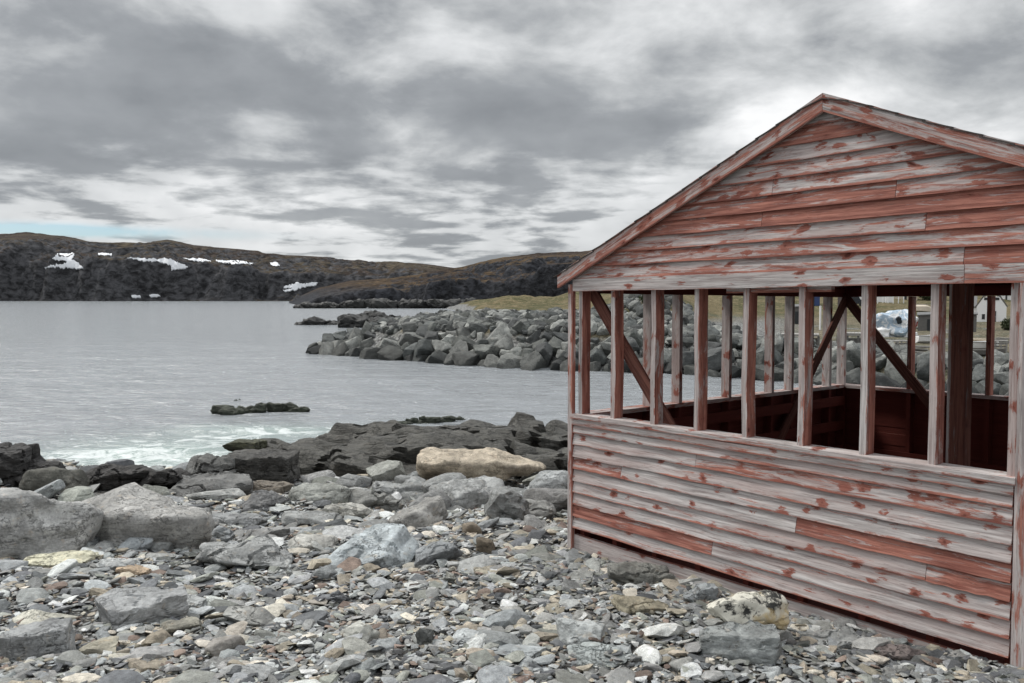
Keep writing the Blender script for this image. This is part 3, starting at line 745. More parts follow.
# dark reef beyond the point
def reef(pts, lab, seed, sz):
    Vs, Fs, off = [], [], 0; r = np.random.default_rng(seed)
    for i, (px, py, Y) in enumerate(pts):
        q = pt_at(px, py, Y); L = sz * r.uniform(.8, 1.4)
        V, Fc = rock_verts(seed + i, 4, (L, L * .7, max(.8, q[2] + .8)), planes=20, p=36, rough=.11, strata=.06, tilt=(.5, .2))
        V += np.array([q[0], Y, -.8]); Vs.append(V); Fs.append(Fc + off); off += len(V)
    o = link('reef', np_mesh('reef', np.vstack(Vs), np.vstack(Fs), True), M_LEDGE); o.data.set_sharp_from_angle(angle=.5); o.color = (.05, .05, .048, 1); tag(o, lab, 'reef')
reef([(348, 316, 126), (357, 314, 128), (368, 313, 130), (380, 314, 130), (392, 314, 132), (354, 319, 122), (374, 318, 123)], 'dark jagged reef just behind the tip of the breakwater', 61, 3.6)
reef([(306, 322.6, 134), (318, 322, 134), (331, 321.4, 134)], 'low flat dark reef awash left of the breakwater tip', 65, 4.6)
reef([(300 + 9 * k + random.uniform(-3, 3), 304 - 3.5 * min(1, k / 9) + random.uniform(-2.2, 1.6), 330 + random.uniform(-2.5, 2.5)) for k in range(27)], 'dark jumbled shore rocks below the middle hill', 67, 7.2)

# ------------------------------------------------------------------ wood materials
def wood_mat(name, interior=False, dark=1.0):
    m, g, b = mat(name)
    bc = g.attr('bc', 'Vector'); tone = g.attr('tone')           # board coordinate (m) and how much red paint is left
    s = g.sep(bc)
    warp = g.noise(bc, 5, 3, .5)
    grain = g.noise(g.scale(bc, (2.2, 70, 70)), 1, 5, .65, .35)
    broad = g.noise(g.scale(bc, (.8, 9, 9)), 1, 4, .6, .3)
    fine = g.noise(g.scale(bc, (7, 130, 130)), 1, 5, .7)
    # knots: stretched cells along the board
    vo = g.node('ShaderNodeTexVoronoi', voronoi_dimensions='3D'); vo.inputs['Scale'].default_value = 1
    wv = g.math('MULTIPLY', g.math('SUBTRACT', warp, .5), .55)
    g.put(vo.inputs['Vector'], g.comb(g.math('ADD', g.math('MULTIPLY', s[0], 6.6), wv), g.math('ADD', g.math('MULTIPLY', s[1], 12.0), wv), g.math('MULTIPLY', s[2], 3.0)))
    dist = g.math('ADD', vo.outputs['Distance'], g.math('MULTIPLY', g.math('SUBTRACT', g.noise(g.scale(bc, (11, 34, 9)), 1, 6, .7), .5), .62))
    pick = g.mapr(g.sep(vo.outputs['Color'])[0], .12, .2)
    rag = g.noise(g.scale(bc, (7, 44, 44)), 1, 7, .75, .8)
    halo = g.math('MULTIPLY', pick, g.mapr(g.math('ADD', dist, g.math('MULTIPLY', g.math('SUBTRACT', rag, .5), 1.0)), .10, .34, 1, 0)); core = g.math('MULTIPLY', pick, g.mapr(dist, .02, .14, 1, 0))
    grey = g.mix(g.mapr(grain, .3, .7), (.26, .232, .226), (.62, .592, .58))
    grey = g.mix(g.mapr(broad, .35, .7, 0, .6), grey, (.43, .325, .305))
    red = g.mix(g.mapr(grain, .3, .72), (.15, .038, .026), (.43, .160, .108))
    pn = g.noise(g.scale(bc, (2.6, 30, 30)), 1, 9, .78, .6)
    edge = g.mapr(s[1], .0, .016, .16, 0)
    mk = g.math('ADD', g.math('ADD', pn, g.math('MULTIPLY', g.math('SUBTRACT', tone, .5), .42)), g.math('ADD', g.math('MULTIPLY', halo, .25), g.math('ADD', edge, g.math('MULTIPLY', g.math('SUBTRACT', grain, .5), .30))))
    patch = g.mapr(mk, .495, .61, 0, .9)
    red = g.mix(halo, red, g.mix(grain, (.16, .042, .028), (.36, .110, .072)))
    c = g.mix(patch, grey, red)
    c = g.mix(g.math('MULTIPLY', core, .85), c, (.10, .032, .024))
    c = g.mix(g.mapr(fine, .54, .66, 0, .7), c, g.mix(1, c, (.5, .46, .45), 'MULTIPLY'))
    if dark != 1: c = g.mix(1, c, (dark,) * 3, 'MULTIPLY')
    g.put(b.inputs['Base Color'], c); b.inputs['Roughness'].default_value = .85; b.inputs['Specular IOR Level'].default_value = .2
    g.put(b.inputs['Normal'], g.bump(g.math('ADD', grain, g.math('MULTIPLY', halo, .5)), .5, .006)); return m
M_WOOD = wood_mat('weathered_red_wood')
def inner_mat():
    m, g, b = mat('shaded_red_paint'); bc = g.attr('bc', 'Vector')  # red paint darkened: the hut's inner shade is put into the colour
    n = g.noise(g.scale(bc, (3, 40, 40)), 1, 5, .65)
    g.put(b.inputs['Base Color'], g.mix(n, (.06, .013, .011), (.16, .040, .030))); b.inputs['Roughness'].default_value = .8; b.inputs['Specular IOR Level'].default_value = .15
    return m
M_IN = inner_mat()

class Boards:
    """collects planks; every face has its own corners so face tones can differ"""
    def __init__(s): s.V, s.F, s.B, s.T, s.M, s.rid = [], [], [], [], [], 0
    def quad(s, P, B, T, mi=0):
        i = len(s.V); s.V += [tuple(p) for p in P]; s.B += B; s.T += [T] * len(P); s.F.append(tuple(range(i, i + len(P)))); s.M.append(mi)
    def hexa(s, C, L, wd, tone, side=None, inner=None, seg=1, mi=0, back_mi=None, rnd=None):
        """C: 8 corners: start ring (4: outer-bottom, outer-top, inner-top, inner-bottom), end ring (4)"""
        r = random.uniform(0, 90) if rnd is None else rnd; side = tone if side is None else side; z = random.uniform(0, 40)
        C = [np.array(c, float) for c in C]
        rings = []
        for k in range(seg + 1):
            f = k / seg; rr = [C[j] * (1 - f) + C[j + 4] * f for j in range(4)]
            if 0 < k < seg:
                w = np.array(s.wob) * random.gauss(0, 1) if hasattr(s, 'wob') else 0
                rr = [q + w for q in rr]
            rings.append(rr)
        ws = [0, wd, wd + .03, wd + .03 + wd]
        for k in range(seg):
            x0, x1 = r + L * k / seg, r + L * (k + 1) / seg
            for j in range(4):
                a, b_ = rings[k], rings[k + 1]; j2 = (j + 1) % 4
                y0 = ws[j]; y1 = ws[j] + (wd if j % 2 == 0 else .03)
                t = tone if j == 0 else side
                s.quad([a[j], b_[j], b_[j2], a[j2]], [(x0, y0, z), (x1, y0, z), (x1, y1, z), (x0, y1, z)], t, back_mi if (j == 2 and back_mi is not None) else mi)
        for e, fl in ((0, True), (seg, False)):
            q = rings[e]; q = q[::-1] if not fl else q
            s.quad(q, [(r, 0, z), (r, wd, z), (r + .02, wd, z), (r + .02, 0, z)], side, mi)
    def box(s, x0, x1, y0, y1, z0, z1, axis, tone, side=None, **kw):
        """tone goes to the y0 face (outer)"""
        if axis == 'x':
            C = [(x0, y0, z0), (x0, y0, z1), (x0, y1, z1), (x0, y1, z0), (x1, y0, z0), (x1, y0, z1), (x1, y1, z1), (x1, y1, z0)]; L = x1 - x0; wd = z1 - z0
        elif axis == 'z':
            C = [(x1, y0, z0), (x0, y0, z0), (x0, y1, z0), (x1, y1, z0), (x1, y0, z1), (x0, y0, z1), (x0, y1, z1), (x1, y1, z1)]; L = z1 - z0; wd = x1 - x0
        else:
            C = [(x0, y0, z0), (x0, y0, z1), (x1, y0, z1), (x1, y0, z0), (x0, y1, z0), (x0, y1, z1), (x1, y1, z1), (x1, y1, z0)]; L = y1 - y0; wd = z1 - z0
        s.hexa(C, L, max(wd, .03), tone, side, **kw)
    def build(s, name, parent, mats, xf=None):
        me = bpy.data.meshes.new(name); V = s.V if xf is None else [xf(*v) for v in s.V]
        me.from_pydata([tuple(map(float, v)) for v in V], [], s.F)
        a = me.attributes.new('bc', 'FLOAT_VECTOR', 'POINT'); a.data.foreach_set('vector', np.array(s.B, np.float32).ravel())
        t = me.attributes.new('tone', 'FLOAT', 'POINT'); t.data.foreach_set('value', np.array(s.T, np.float32))
        for m in mats: me.materials.append(m)
        me.polygons.foreach_set('material_index', np.array(s.M, np.int32))
        bm = bmesh.new(); bm.from_mesh(me); bmesh.ops.remove_doubles(bm, verts=bm.verts[:], dist=0); bm.to_mesh(me); bm.free()
        return link(name, me, None, parent)

# ------------------------------------------------------------------ the hut
hut = empty('wooden_hut', (A[0], A[1], BZ), (-.008, -.009, -TH))
tag(hut, 'weathered red clapboard hut with open stud walls on the stony beach', 'hut')
SILL = 1.065; BOT = .138; TOPO = 2.044; DR = 3.235; EXPO = .0965
# transforms from 'front wall' coordinates (s along, y inward, z up) to each wall
XF = {'front': lambda x, y, z: (x, y, z), 'left': lambda x, y, z: (y, DEP - x, z), 'back': lambda x, y, z: (WID - x, DEP - y, z), 'right': lambda x, y, z: (WID - y, x, z)}

def lap(Bd, x0, x1, z0, expo, tone, tone2=None, cut=None, tilt=.0):
    """one clapboard course between x0 and x1, bottom edge at z0; cut: joint position"""
    spans = [(x0, x1, tone)] if cut is None else [(x0, cut - .0015, tone), (cut + .0015, x1, tone2)]
    for a, b_, t in spans:
        j = random.uniform(-.002, .002); zt = z0 + expo + .022
        C = [(a, -.031, z0 + j), (a, -.007, zt), (a, -.001, zt), (a, -.001, z0 + j), (b_, -.031, z0 + j), (b_, -.007, zt), (b_, -.001, zt), (b_, -.001, z0 + j)]
        Bd.wob = (0, .002, .0022); Bd.hexa(C, b_ - a, expo, t, min(1, t + .25), seg=8, back_mi=1)

def px_s(px, h):
    """front wall position whose photo column is px at height h"""
    ss = np.linspace(-.3, 4.4, 1200); best = []
    X = A[0] + U[0] * ss; Yv = A[1] + U[1] * ss; z = BZ + h - EYE
    fw = Yv * math.cos(PITCH) - z * math.sin(PITCH); return float(np.interp(px, 512 + F * X / fw, ss))

# lower front wall: nine courses from the top
rows = [(.34, None, None), (.30, .55, 698), (.32, None, None), (.62, .32, 623), (.30, .85, 798), (.38, .72, 928), (.34, None, None), (.86, .34, 714), (.42, None, None)]
Bd = Boards()
for i, (t, t2, cx) in enumerate(rows):
    z0 = SILL - .055 - EXPO * (i + 1)
    lap(Bd, .022, DR - .012, z0, EXPO, t, t2, px_s(cx, z0) if cx else None)
# second joint with the bare brown board
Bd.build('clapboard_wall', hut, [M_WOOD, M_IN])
Bd = Boards(); Bd.wob = (0, .0015, .002)
Bd.box(.02, DR - .01, -.004, .030, -.14, BOT - .055, 'x', .30, .7, seg=6)            # pale skirt behind the lowest course
Bd.build('skirt_board', hut, [M_WOOD])

Bd = Boards(); Bd.box(-.3, WID + .1, -.055, -.03, -.14, -.02, 'x', .15, .3, seg=5)
Bd = Boards(); Bd.wob = (0, .001, .002)
Bd.box(.012, DR + .004, -.05, .105, SILL - .036, SILL, 'x', .38, .30, seg=6)
sill = Bd.build('window_sill', hut, [M_WOOD])
Bd = Boards(); Bd.wob = (0, .001, .0015); Bd.box(.018, DR - .006, -.038, -.003, SILL - .088, SILL - .037, 'x', .45, .6, seg=6); Bd.build('sill_apron', hut, [M_WOOD])
# corner boards
Bd = Boards(); Bd.box(-.030, .020, -.034, .0, -.12, 2.10, 'z', .50, .75, seg=4); Bd.build('corner_board', hut, [M_WOOD])
Bd = Boards(); Bd.box(DR, DR + .115, -.036, -.002, -.12, TOPO - .003, 'z', .50, .75, seg=4); Bd.build('corner_board', hut, [M_WOOD])
Bd = Boards(); Bd.box(WID - .08, WID + .03, -.03, -.002, -.12, 2.10, 'z', .50, .75, seg=4); Bd.build('corner_board', hut, [M_WOOD])
Bd = Boards()
for i in range(19): lap(Bd, WID - .22, WID - .085, BOT + EXPO * i, EXPO, .3 + .3 * random.random())
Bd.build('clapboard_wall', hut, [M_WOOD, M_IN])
# front studs (weathered outside edge, red paint kept on the flanks)
for k, s in enumerate([.055, .41, .81, 1.205, 1.60, 2.0, 2.40, 2.79, 3.185]):
    Bd = Boards(); Bd.wob = (.003, .002, 0); Bd.box(s, s + .042, .0 + (.004 if k == 0 else 0), .092, SILL - .001, TOPO + .07, 'z', .16 + .2 * random.random(), .78 if k else .9, seg=3); Bd.build('stud', hut, [M_WOOD])
    Bd = Boards(); Bd.box(s, s + .042, .031, .088, .05, SILL - .037, 'z', .9, .9, mi=0); Bd.build('stud', hut, [M_IN])
for s in (3.312, WID - .24):
    Bd = Boards(); Bd.box(s, s + .042, .001, .091, .05, TOPO + .07, 'z', .5, .8, seg=3); Bd.build('stud', hut, [M_WOOD])
# plates: doubled timbers round the top of the walls
def wallpart(name, wall, box, axis, tone, side, mats, seg=3):
    Bd = Boards(); Bd.box(*box, axis, tone, side, seg=seg); return Bd.build(name, hut, mats, XF[wall])
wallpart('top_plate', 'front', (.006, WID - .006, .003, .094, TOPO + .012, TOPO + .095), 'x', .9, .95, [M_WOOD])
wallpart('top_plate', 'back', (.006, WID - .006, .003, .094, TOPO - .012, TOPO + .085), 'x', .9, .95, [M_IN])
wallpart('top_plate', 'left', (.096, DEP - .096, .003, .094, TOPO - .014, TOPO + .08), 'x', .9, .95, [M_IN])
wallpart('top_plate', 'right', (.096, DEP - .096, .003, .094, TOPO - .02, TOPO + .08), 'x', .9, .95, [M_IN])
# left and back walls: studs, sills, siding
lt = [.428, .825, 1.211, 1.57, 1.94, 2.276, 2.647, 3.0, 3.37, 3.737, 4.04]
for t in lt:
    a = DEP - t
    for z0, z1, mm, tt in ((SILL, TOPO - .015, M_WOOD, (.35, .45)), (.05, SILL - .037, M_IN, (.9, .9))):
        Bd = Boards(); Bd.wob = (.003, .002, 0); Bd.box(a - .042, a, .002, .09, z0, z1, 'z', tt[0], tt[1], seg=2); Bd.build('stud', hut, [mm], XF['left'])
for s in [.02, .78, 1.54, 2.30, 3.06, 3.82, 4.30]:
    a = WID - s
    for z0, z1, mm in ((SILL, TOPO - .014, M_WOOD), (.05, SILL - .037, M_IN)):
        Bd = Boards(); Bd.box(a - .042, a, .002, .09, z0, z1, 'z', .5, .85, seg=2); Bd.build('stud', hut, [mm], XF['back'])
wallpart('window_sill', 'left', (.096, DEP - .11, -.04, .097, SILL - .036, SILL - .001), 'x', .5, .55, [M_WOOD])
wallpart('window_sill', 'back', (.006, WID - .006, -.04, .097, SILL - .036, SILL - .001), 'x', .5, .55, [M_WOOD])
wallpart('window_sill', 'right', (.096, DEP - .11, -.04, .097, SILL - .036, SILL - .001), 'x', .5, .55, [M_WOOD])
for wall, L in (('left', DEP), ('back', WID), ('right', DEP)):
    Bd = Boards()
    for i in range(11): lap(Bd, .0 if wall == 'back' else .003, L - .003, SILL - .04 - EXPO * (i + 1), EXPO, .5)
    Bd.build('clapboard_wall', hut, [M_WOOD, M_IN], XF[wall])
# dark ribs on the inside of the low walls
for wall, n in (('left', 3), ('back', 1)):
    for i in range(n):
        wallpart('inner_rail', wall, (.1, (DEP if wall == 'left' else WID) - .1, .094, .112, .30 + .27 * i, .40 + .27 * i), 'x', .9, .9, [M_IN])
# diagonal braces on the inside faces
def brace(wall, x0, z0, x1, z1, wdt=.10, y=.095):
    d = np.array([x1 - x0, z1 - z0]); L = np.linalg.norm(d); d /= L; n = np.array([-d[1], d[0]]) * wdt / 2
    C = []
    for (x, z) in ((x0, z0), (x1, z1)):
        C += [(x - n[0], y, z - n[1]), (x + n[0], y, z + n[1]), (x + n[0], y + .024, z + n[1]), (x - n[0], y + .024, z - n[1])]
    Bd = Boards(); Bd.hexa(C, L, wdt, .95, .95, seg=2); Bd.build('brace', hut, [M_BRACE], XF[wall])
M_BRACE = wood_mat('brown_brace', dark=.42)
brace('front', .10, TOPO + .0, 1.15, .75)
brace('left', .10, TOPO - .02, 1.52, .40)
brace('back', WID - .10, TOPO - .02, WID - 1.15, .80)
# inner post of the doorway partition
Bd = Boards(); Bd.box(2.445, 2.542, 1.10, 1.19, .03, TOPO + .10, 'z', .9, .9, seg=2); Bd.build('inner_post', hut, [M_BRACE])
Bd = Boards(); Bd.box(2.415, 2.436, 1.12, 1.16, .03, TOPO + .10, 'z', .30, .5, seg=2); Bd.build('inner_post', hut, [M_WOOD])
# floor and joists
Bd = Boards()
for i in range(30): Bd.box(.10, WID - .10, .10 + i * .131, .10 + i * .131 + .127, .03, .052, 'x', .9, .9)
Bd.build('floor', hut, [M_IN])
# gable: courses from below upward
grow = [(0.57, .85, 968), (0.65, None, None), (0.51, .80, 930), (0.81, .92, 765), (0.77, .62, 900), (0.63, .52, 776), (0.53, None, None), (0.43, None, None), (0.73, None, None), (0.43, None, None), (0.82, None, None)]
Bd = Boards()
zb = TOPO + .10
for i, (t, t2, cx) in enumerate(grow):
    z0 = zb + i * EXPO - .004; half = (APEX - .055 - z0) / SL
    if half < .12: continue
    a = max(RC - half, -.005); b_ = min(RC + half, WID + .005); zt = min(z0 + EXPO + .02, APEX - .06)
    ht = max((APEX - .055 - zt) / SL, .02); at, bt = max(RC - ht, -.005), min(RC + ht, WID + .005)
    cut = px_s(cx, z0) if cx else None
    spans = [(a, at, b_, bt, t)] if cut is None or not (a < cut < b_) else [(a, at, cut - .0015, cut - .0015, t), (cut + .0015, cut + .0015, b_, bt, t2)]
    for (p0, q0, p1, q1, tn) in spans:
        C = [(p0, -.031, z0), (q0, -.009, zt), (q0, -.001, zt), (p0, -.001, z0), (p1, -.031, z0), (q1, -.009, zt), (q1, -.001, zt), (p1, -.001, z0)]
        Bd.wob = (0, .0018, .0016); Bd.hexa(C, p1 - p0, EXPO, tn, min(1, tn + .25), seg=8, back_mi=1)
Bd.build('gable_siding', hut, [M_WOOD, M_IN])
Bd = Boards(); c1 = px_s(969, TOPO)
Bd.wob = (0, .001, .0015)
Bd.box(.022, c1 - .0015, -.034, -.003, TOPO, TOPO + .098, 'x', .34, .6, seg=6); Bd.box(c1 + .0015, WID - .02, -.034, -.003, TOPO, TOPO + .098, 'x', .62, .8, seg=3)
Bd.build('gable_trim', hut, [M_WOOD])
Bd = Boards(); Bd.box(1.45, 2.20, .02, .06, TOPO - .032, TOPO + .010, 'x', .6, .7); Bd.build('header_board', hut, [M_WOOD])
# back gable
Bd = Boards(); Bd.box(.01, WID - .01, -.03, -.003, TOPO + .0, TOPO + .13, 'x', .5, .8); Bd.build('gable_trim', hut, [M_IN], XF['back'])
Bd = Boards()
for i in range(11):
    z0 = zb + i * EXPO - .004; half = (APEX - .06 - z0 - EXPO) / SL
    if half < .1: continue
    lap(Bd, max(RC - half, 0), min(RC + half, WID), z0, EXPO, .5)
Bd.build('gable_siding', hut, [M_WOOD, M_IN], XF['back'])
# roof: barge boards, deck, shingles, rafters
EAVE = -.115
ca = math.atan(SL)
def slope_box(name, side, y0, y1, drop0, drop1, tone, sidet, mats, e0=EAVE, seg=6, ridge_gap=0.0):
    """board following a roof slope: side -1 left, +1 right; between drop0 and drop1 below the roof line"""
    def P(s, dr): return APEX - SL * abs(s - RC) - dr
    x0 = e0 if side < 0 else 2 * RC - e0; x1 = RC - ridge_gap if side < 0 else RC + ridge_gap
    C = []
    for x in ((x0, x1) if side < 0 else (x1, x0)):
        C += [(x, y0, P(x, drop1)), (x, y0, P(x, drop0)), (x, y1, P(x, drop0)), (x, y1, P(x, drop1))]
    Bd = Boards(); Bd.wob = (0, .0008, .0015); Bd.hexa(C, abs(x1 - x0) / math.cos(ca), drop1 - drop0, tone, sidet, seg=seg); return Bd.build(name, hut, mats)
for sd in (-1, 1):
    slope_box('barge_board', sd, -.075, -.050, .0, .108, .60, .7, [M_WOOD], ridge_gap=.001)
    slope_box('barge_board', sd, DEP + .05, DEP + .075, .0, .108, .60, .7, [M_WOOD], ridge_gap=.001)
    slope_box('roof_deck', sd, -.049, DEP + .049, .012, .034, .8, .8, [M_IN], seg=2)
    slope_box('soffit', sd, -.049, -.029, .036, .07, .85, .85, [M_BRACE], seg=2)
    for j in range(7):
        y = .1 + j * (DEP - .24) / 6
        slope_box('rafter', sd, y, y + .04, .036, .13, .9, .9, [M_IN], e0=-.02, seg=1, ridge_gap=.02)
def shingle_mat():
    m, g, b = mat('felt_shingles'); n = g.noise(g.coord(), 30, 6, .7)
    g.put(b.inputs['Base Color'], g.mix(n, (.025, .023, .022), (.09, .08, .075))); b.inputs['Roughness'].default_value = .95; return m
M_SHG = shingle_mat()
for sd in (-1, 1):   # curling shingle courses
    Bd = Boards()
    nrow = 16; run = RC - EAVE + .02
    for i in range(nrow):
        a0 = RC + sd * (run * (i) / nrow); a1 = RC + sd * (run * (i + 1.12) / nrow)
        for j in range(14):
            y0 = -.084 + j * (DEP + .168) / 14; y1 = y0 + (DEP + .168) / 14 - .004
            cu = random.uniform(0, .004) if j else random.uniform(-.003, .005)
            z0 = APEX - SL * abs(a0 - RC) - .016 - (.02 if i == 0 else 0); z1 = APEX - SL * abs(a1 - RC) - .008 + cu
            C = [(a0, y0, z0), (a0, y0, z0 + .005), (a0, y1, z0 + .005), (a0, y1, z0), (a1, y0, z1), (a1, y0, z1 + .006), (a1, y1, z1 + .004), (a1, y1, z1)]
            Bd.hexa(C, .1, .3, .5)
    Bd.build('roof_shingles', hut, [M_SHG])

# ------------------------------------------------------------------ village things behind the breakwater
def prism(V, Fc): 
    bm = bmesh.new(); vs = [bm.verts.new(v) for v in V]
    for f in Fc: bm.faces.new([vs[i] for i in f])
    bmesh.ops.recalc_face_normals(bm, faces=bm.faces[:]); return bm
def bm_obj(name, bm, m, parent=None, bev=0, smooth=False):
    if bev: bmesh.ops.bevel(bm, geom=bm.edges[:], offset=bev, segments=2, affect='EDGES', profile=.6)
    me = bpy.data.meshes.new(name); bm.to_mesh(me); bm.free()
    if smooth: me.polygons.foreach_set('use_smooth', np.ones(len(me.polygons), bool))
    return link(name, me, m, parent)
def boxes(name, L, m, parent=None, bev=0):
    bm = bmesh.new()
    for (x0, x1, y0, y1, z0, z1) in L:
        r = bmesh.ops.create_cube(bm, size=1); bmesh.ops.scale(bm, vec=(x1 - x0, y1 - y0, z1 - z0), verts=r['verts']); bmesh.ops.translate(bm, vec=((x0 + x1) / 2, (y0 + y1) / 2, (z0 + z1) / 2), verts=r['verts'])
    return bm_obj(name, bm, m, parent, bev)
def extrude_poly(pts, y0, y1):
    n = len(pts); V = [(x, y0, z) for x, z in pts] + [(x, y1, z) for x, z in pts]
    Fc = [tuple(range(n)), tuple(range(2 * n - 1, n - 1, -1))] + [(i, (i + 1) % n, n + (i + 1) % n, n + i) for i in range(n)]
    return prism(V, Fc)
def tarp_mat():
    m, g, b = mat('pale_tarp'); n = g.noise(g.coord(), 1.6, 6, .65, .8); n2 = g.noise(g.coord(), 5, 6, .7)
    c = g.mix(g.mapr(n, .44, .54), (.74, .75, .76), (.36, .46, .56)); c = g.mix(g.mapr(n2, .6, .66, 0, .7), c, (.07, .08, .11))
    g.put(b.inputs['Base Color'], c); b.inputs['Roughness'].default_value = .5; g.put(b.inputs['Normal'], g.bump(n2, .8, .2)); return m
M_WHITE = simple('white_clapboard', (.80, .80, .80), .6, .06, 3); M_GROOF = simple('grey_roof', (.12, .12, .12)); M_DK = simple('dark_opening', (.02, .022, .025), .5)
M_SHED = simple('grey_shed_boards', (.13, .125, .12), .9, .35, 4); M_TARP = tarp_mat(); M_PLANK = simple('grey_planks', (.26, .25, .235), .9, .4, 5)
M_BEIGE = simple('beige_paint', (.52, .45, .36), .7, .2, 2); M_RED = simple('dull_red_paint', (.22, .03, .03), .6, .2); M_BLUE = simple('blue_plastic', (.03, .06, .18), .5); M_CAR = simple('dark_car_paint', (.02, .025, .035), .25, .1); M_GLASS = simple('dark_glass', (.03, .035, .04), .1, .1)
def spot(px, py):
    """land point seen at this photo pixel"""
    d = pix_dir(px, py); d = d / d[1]; Y = np.linspace(30, 440, 4000); z = EYE + d[2] * Y; g = land_h(d[0] * Y[None], Y[None])[0]
    ok = (z < g) & (Y > np.interp(d[0] * Y, _bx, _by) + 5); i = int(np.argmax(ok)) if ok.any() else 2000
    return np.array([d[0] * Y[i], Y[i], g[i]]), Y[i] / F
def at(px, py):
    p, s = spot(px, py); return p, s, math.atan2(-p[0], p[1])

# white barn
p, s, rz = at(991, 322)
e = empty('white_barn', p, (0, 0, rz)); tag(e, 'small white barn with stepped gable, dark door and grey roofed wing', 'barn')
w = 13 * s; h = 26 * s
gp = [(-w, -.5), (w, -.5), (w, h * .58), (w * .55, h * .93), (w * .25, h), (-w * .25, h), (-w * .55, h * .93), (-w, h * .58)]
bm_obj('wall', extrude_poly(gp, 0, 5), M_WHITE, e)
bm_obj('roof', extrude_poly([(-w * 1.05, h * .57), (-w * .57, h * .95), (-w * .26, h * 1.03), (w * .26, h * 1.03), (w * .57, h * .95), (w * 1.05, h * .57), (w * 1.09, h * .60), (w * .6, h * 1.0), (w * .27, h * 1.08), (-w * .27, h * 1.08), (-w * .6, h * 1.0), (-w * 1.09, h * .60)], .04, 5.1), M_GROOF, e)
d_ = boxes('door', [(-w * .05, w * .32, -.05, .0, -.1, h * .42)], M_DK, e); boxes('handle', [(w * .25, w * .28, -.07, -.051, h * .18, h * .21)], M_WHITE, d_)
f_ = boxes('window', [(-w * .62, -w * .42, -.04, 0, h * .1, h * .30)], M_DK, e); boxes('frame', [(-w * .66, -w * .38, -.05, -.041, h * .30, h * .33)], M_WHITE, f_)
boxes('window', [(-w * .5, -w * .12, -.04, 0, h * .84, h * .94)], M_DK, e); boxes('window', [(w * .18, w * .5, -.04, 0, h * .84, h * .94)], M_DK, e)
boxes('wing', [(-w * 2.6, -w * 1.01, .5, 4.5, -.5, h * .56)], M_WHITE, e)
bm_obj('wing_roof', prism([(-w * 2.7, .3, h * .55), (-w * .98, .3, h * .55), (-w * .98, 2.6, h * .95), (-w * 2.7, 2.6, h * .95), (-w * 2.7, .3, h * .59), (-w * .98, .3, h * .59), (-w * .98, 2.6, h * .99), (-w * 2.7, 2.6, h * .99)],
       [(0, 1, 2, 3), (4, 5, 6, 7), (0, 1, 5, 4), (1, 2, 6, 5), (2, 3, 7, 6), (3, 0, 4, 7)]), M_GROOF, e)
def shed(px, py, wpx, hpx, label, m=M_SHED, roof=M_GROOF, dep=2.2, name='shed', cat='shed', door=True):
    p, s, rz = at(px, py); e = empty(name, p, (0, 0, rz)); tag(e, label, cat); w = wpx * s / 2; h = hpx * s
    boxes('wall', [(-w, w, 0, dep, -.5, h * .84)], m, e)
    bm_obj('roof', prism([(-w * 1.1, -.12, h * .80), (w * 1.1, -.12, h * .86), (w * 1.1, dep + .1, h * .95), (-w * 1.1, dep + .1, h * .92), (-w * 1.1, -.12, h * .85), (w * 1.1, -.12, h * .92), (w * 1.1, dep + .1, h * 1.0), (-w * 1.1, dep + .1, h * .97)],
           [(0, 1, 2, 3), (4, 5, 6, 7), (0, 1, 5, 4), (1, 2, 6, 5), (2, 3, 7, 6), (3, 0, 4, 7)]), roof, e)
    if door: boxes('door', [(-w * .25, w * .25, -.04, -.002, -.1, h * .62)], M_DK, e)
    return e
shed(930, 331, 22, 19, 'grey board shed with a flat roof left of the thick inner post')
shed(966, 332, 18, 20, 'grey board shed standing before the wing of the white barn')
shed(797, 324, 16, 20, 'weathered grey shed seen between the left wall studs')
def house(px, py, wpx, hpx, label, m, rows=2):
    p, s, rz = at(px, py); e = empty('house', p, (0, 0, rz)); tag(e, label, 'house'); w = wpx * s / 2; h = hpx * s
    boxes('wall', [(-w, w, 0, w * 1.2, -1, h * .7)], m, e)
    bm_obj('roof', extrude_poly([(-w * 1.08, h * .68), (w * 1.08, h * .68), (0, h)], -.2, w * 1.3), M_GROOF, e)
    for i in range(rows):
        wd = boxes('window', [(-w * .6 + i * w * .8, -w * .25 + i * w * .8, -.05, 0, h * .28, h * .5)], M_DK, e)
    boxes('door', [(-w * .08, w * .14, -.05, 0, 0, h * .42)], M_DK, e)
house(874, 302, 34, 20, 'white house on the slope above the parked dark car', M_WHITE)
house(905, 300, 22, 20, 'pale house on the slope right of the larger white house', M_BEIGE)
house(1006, 300, 14, 16, 'small white house far behind the barn on its right', M_WHITE)
house(690, 286, 26, 16, 'beige house far up the slope behind the gravel bank', M_BEIGE)
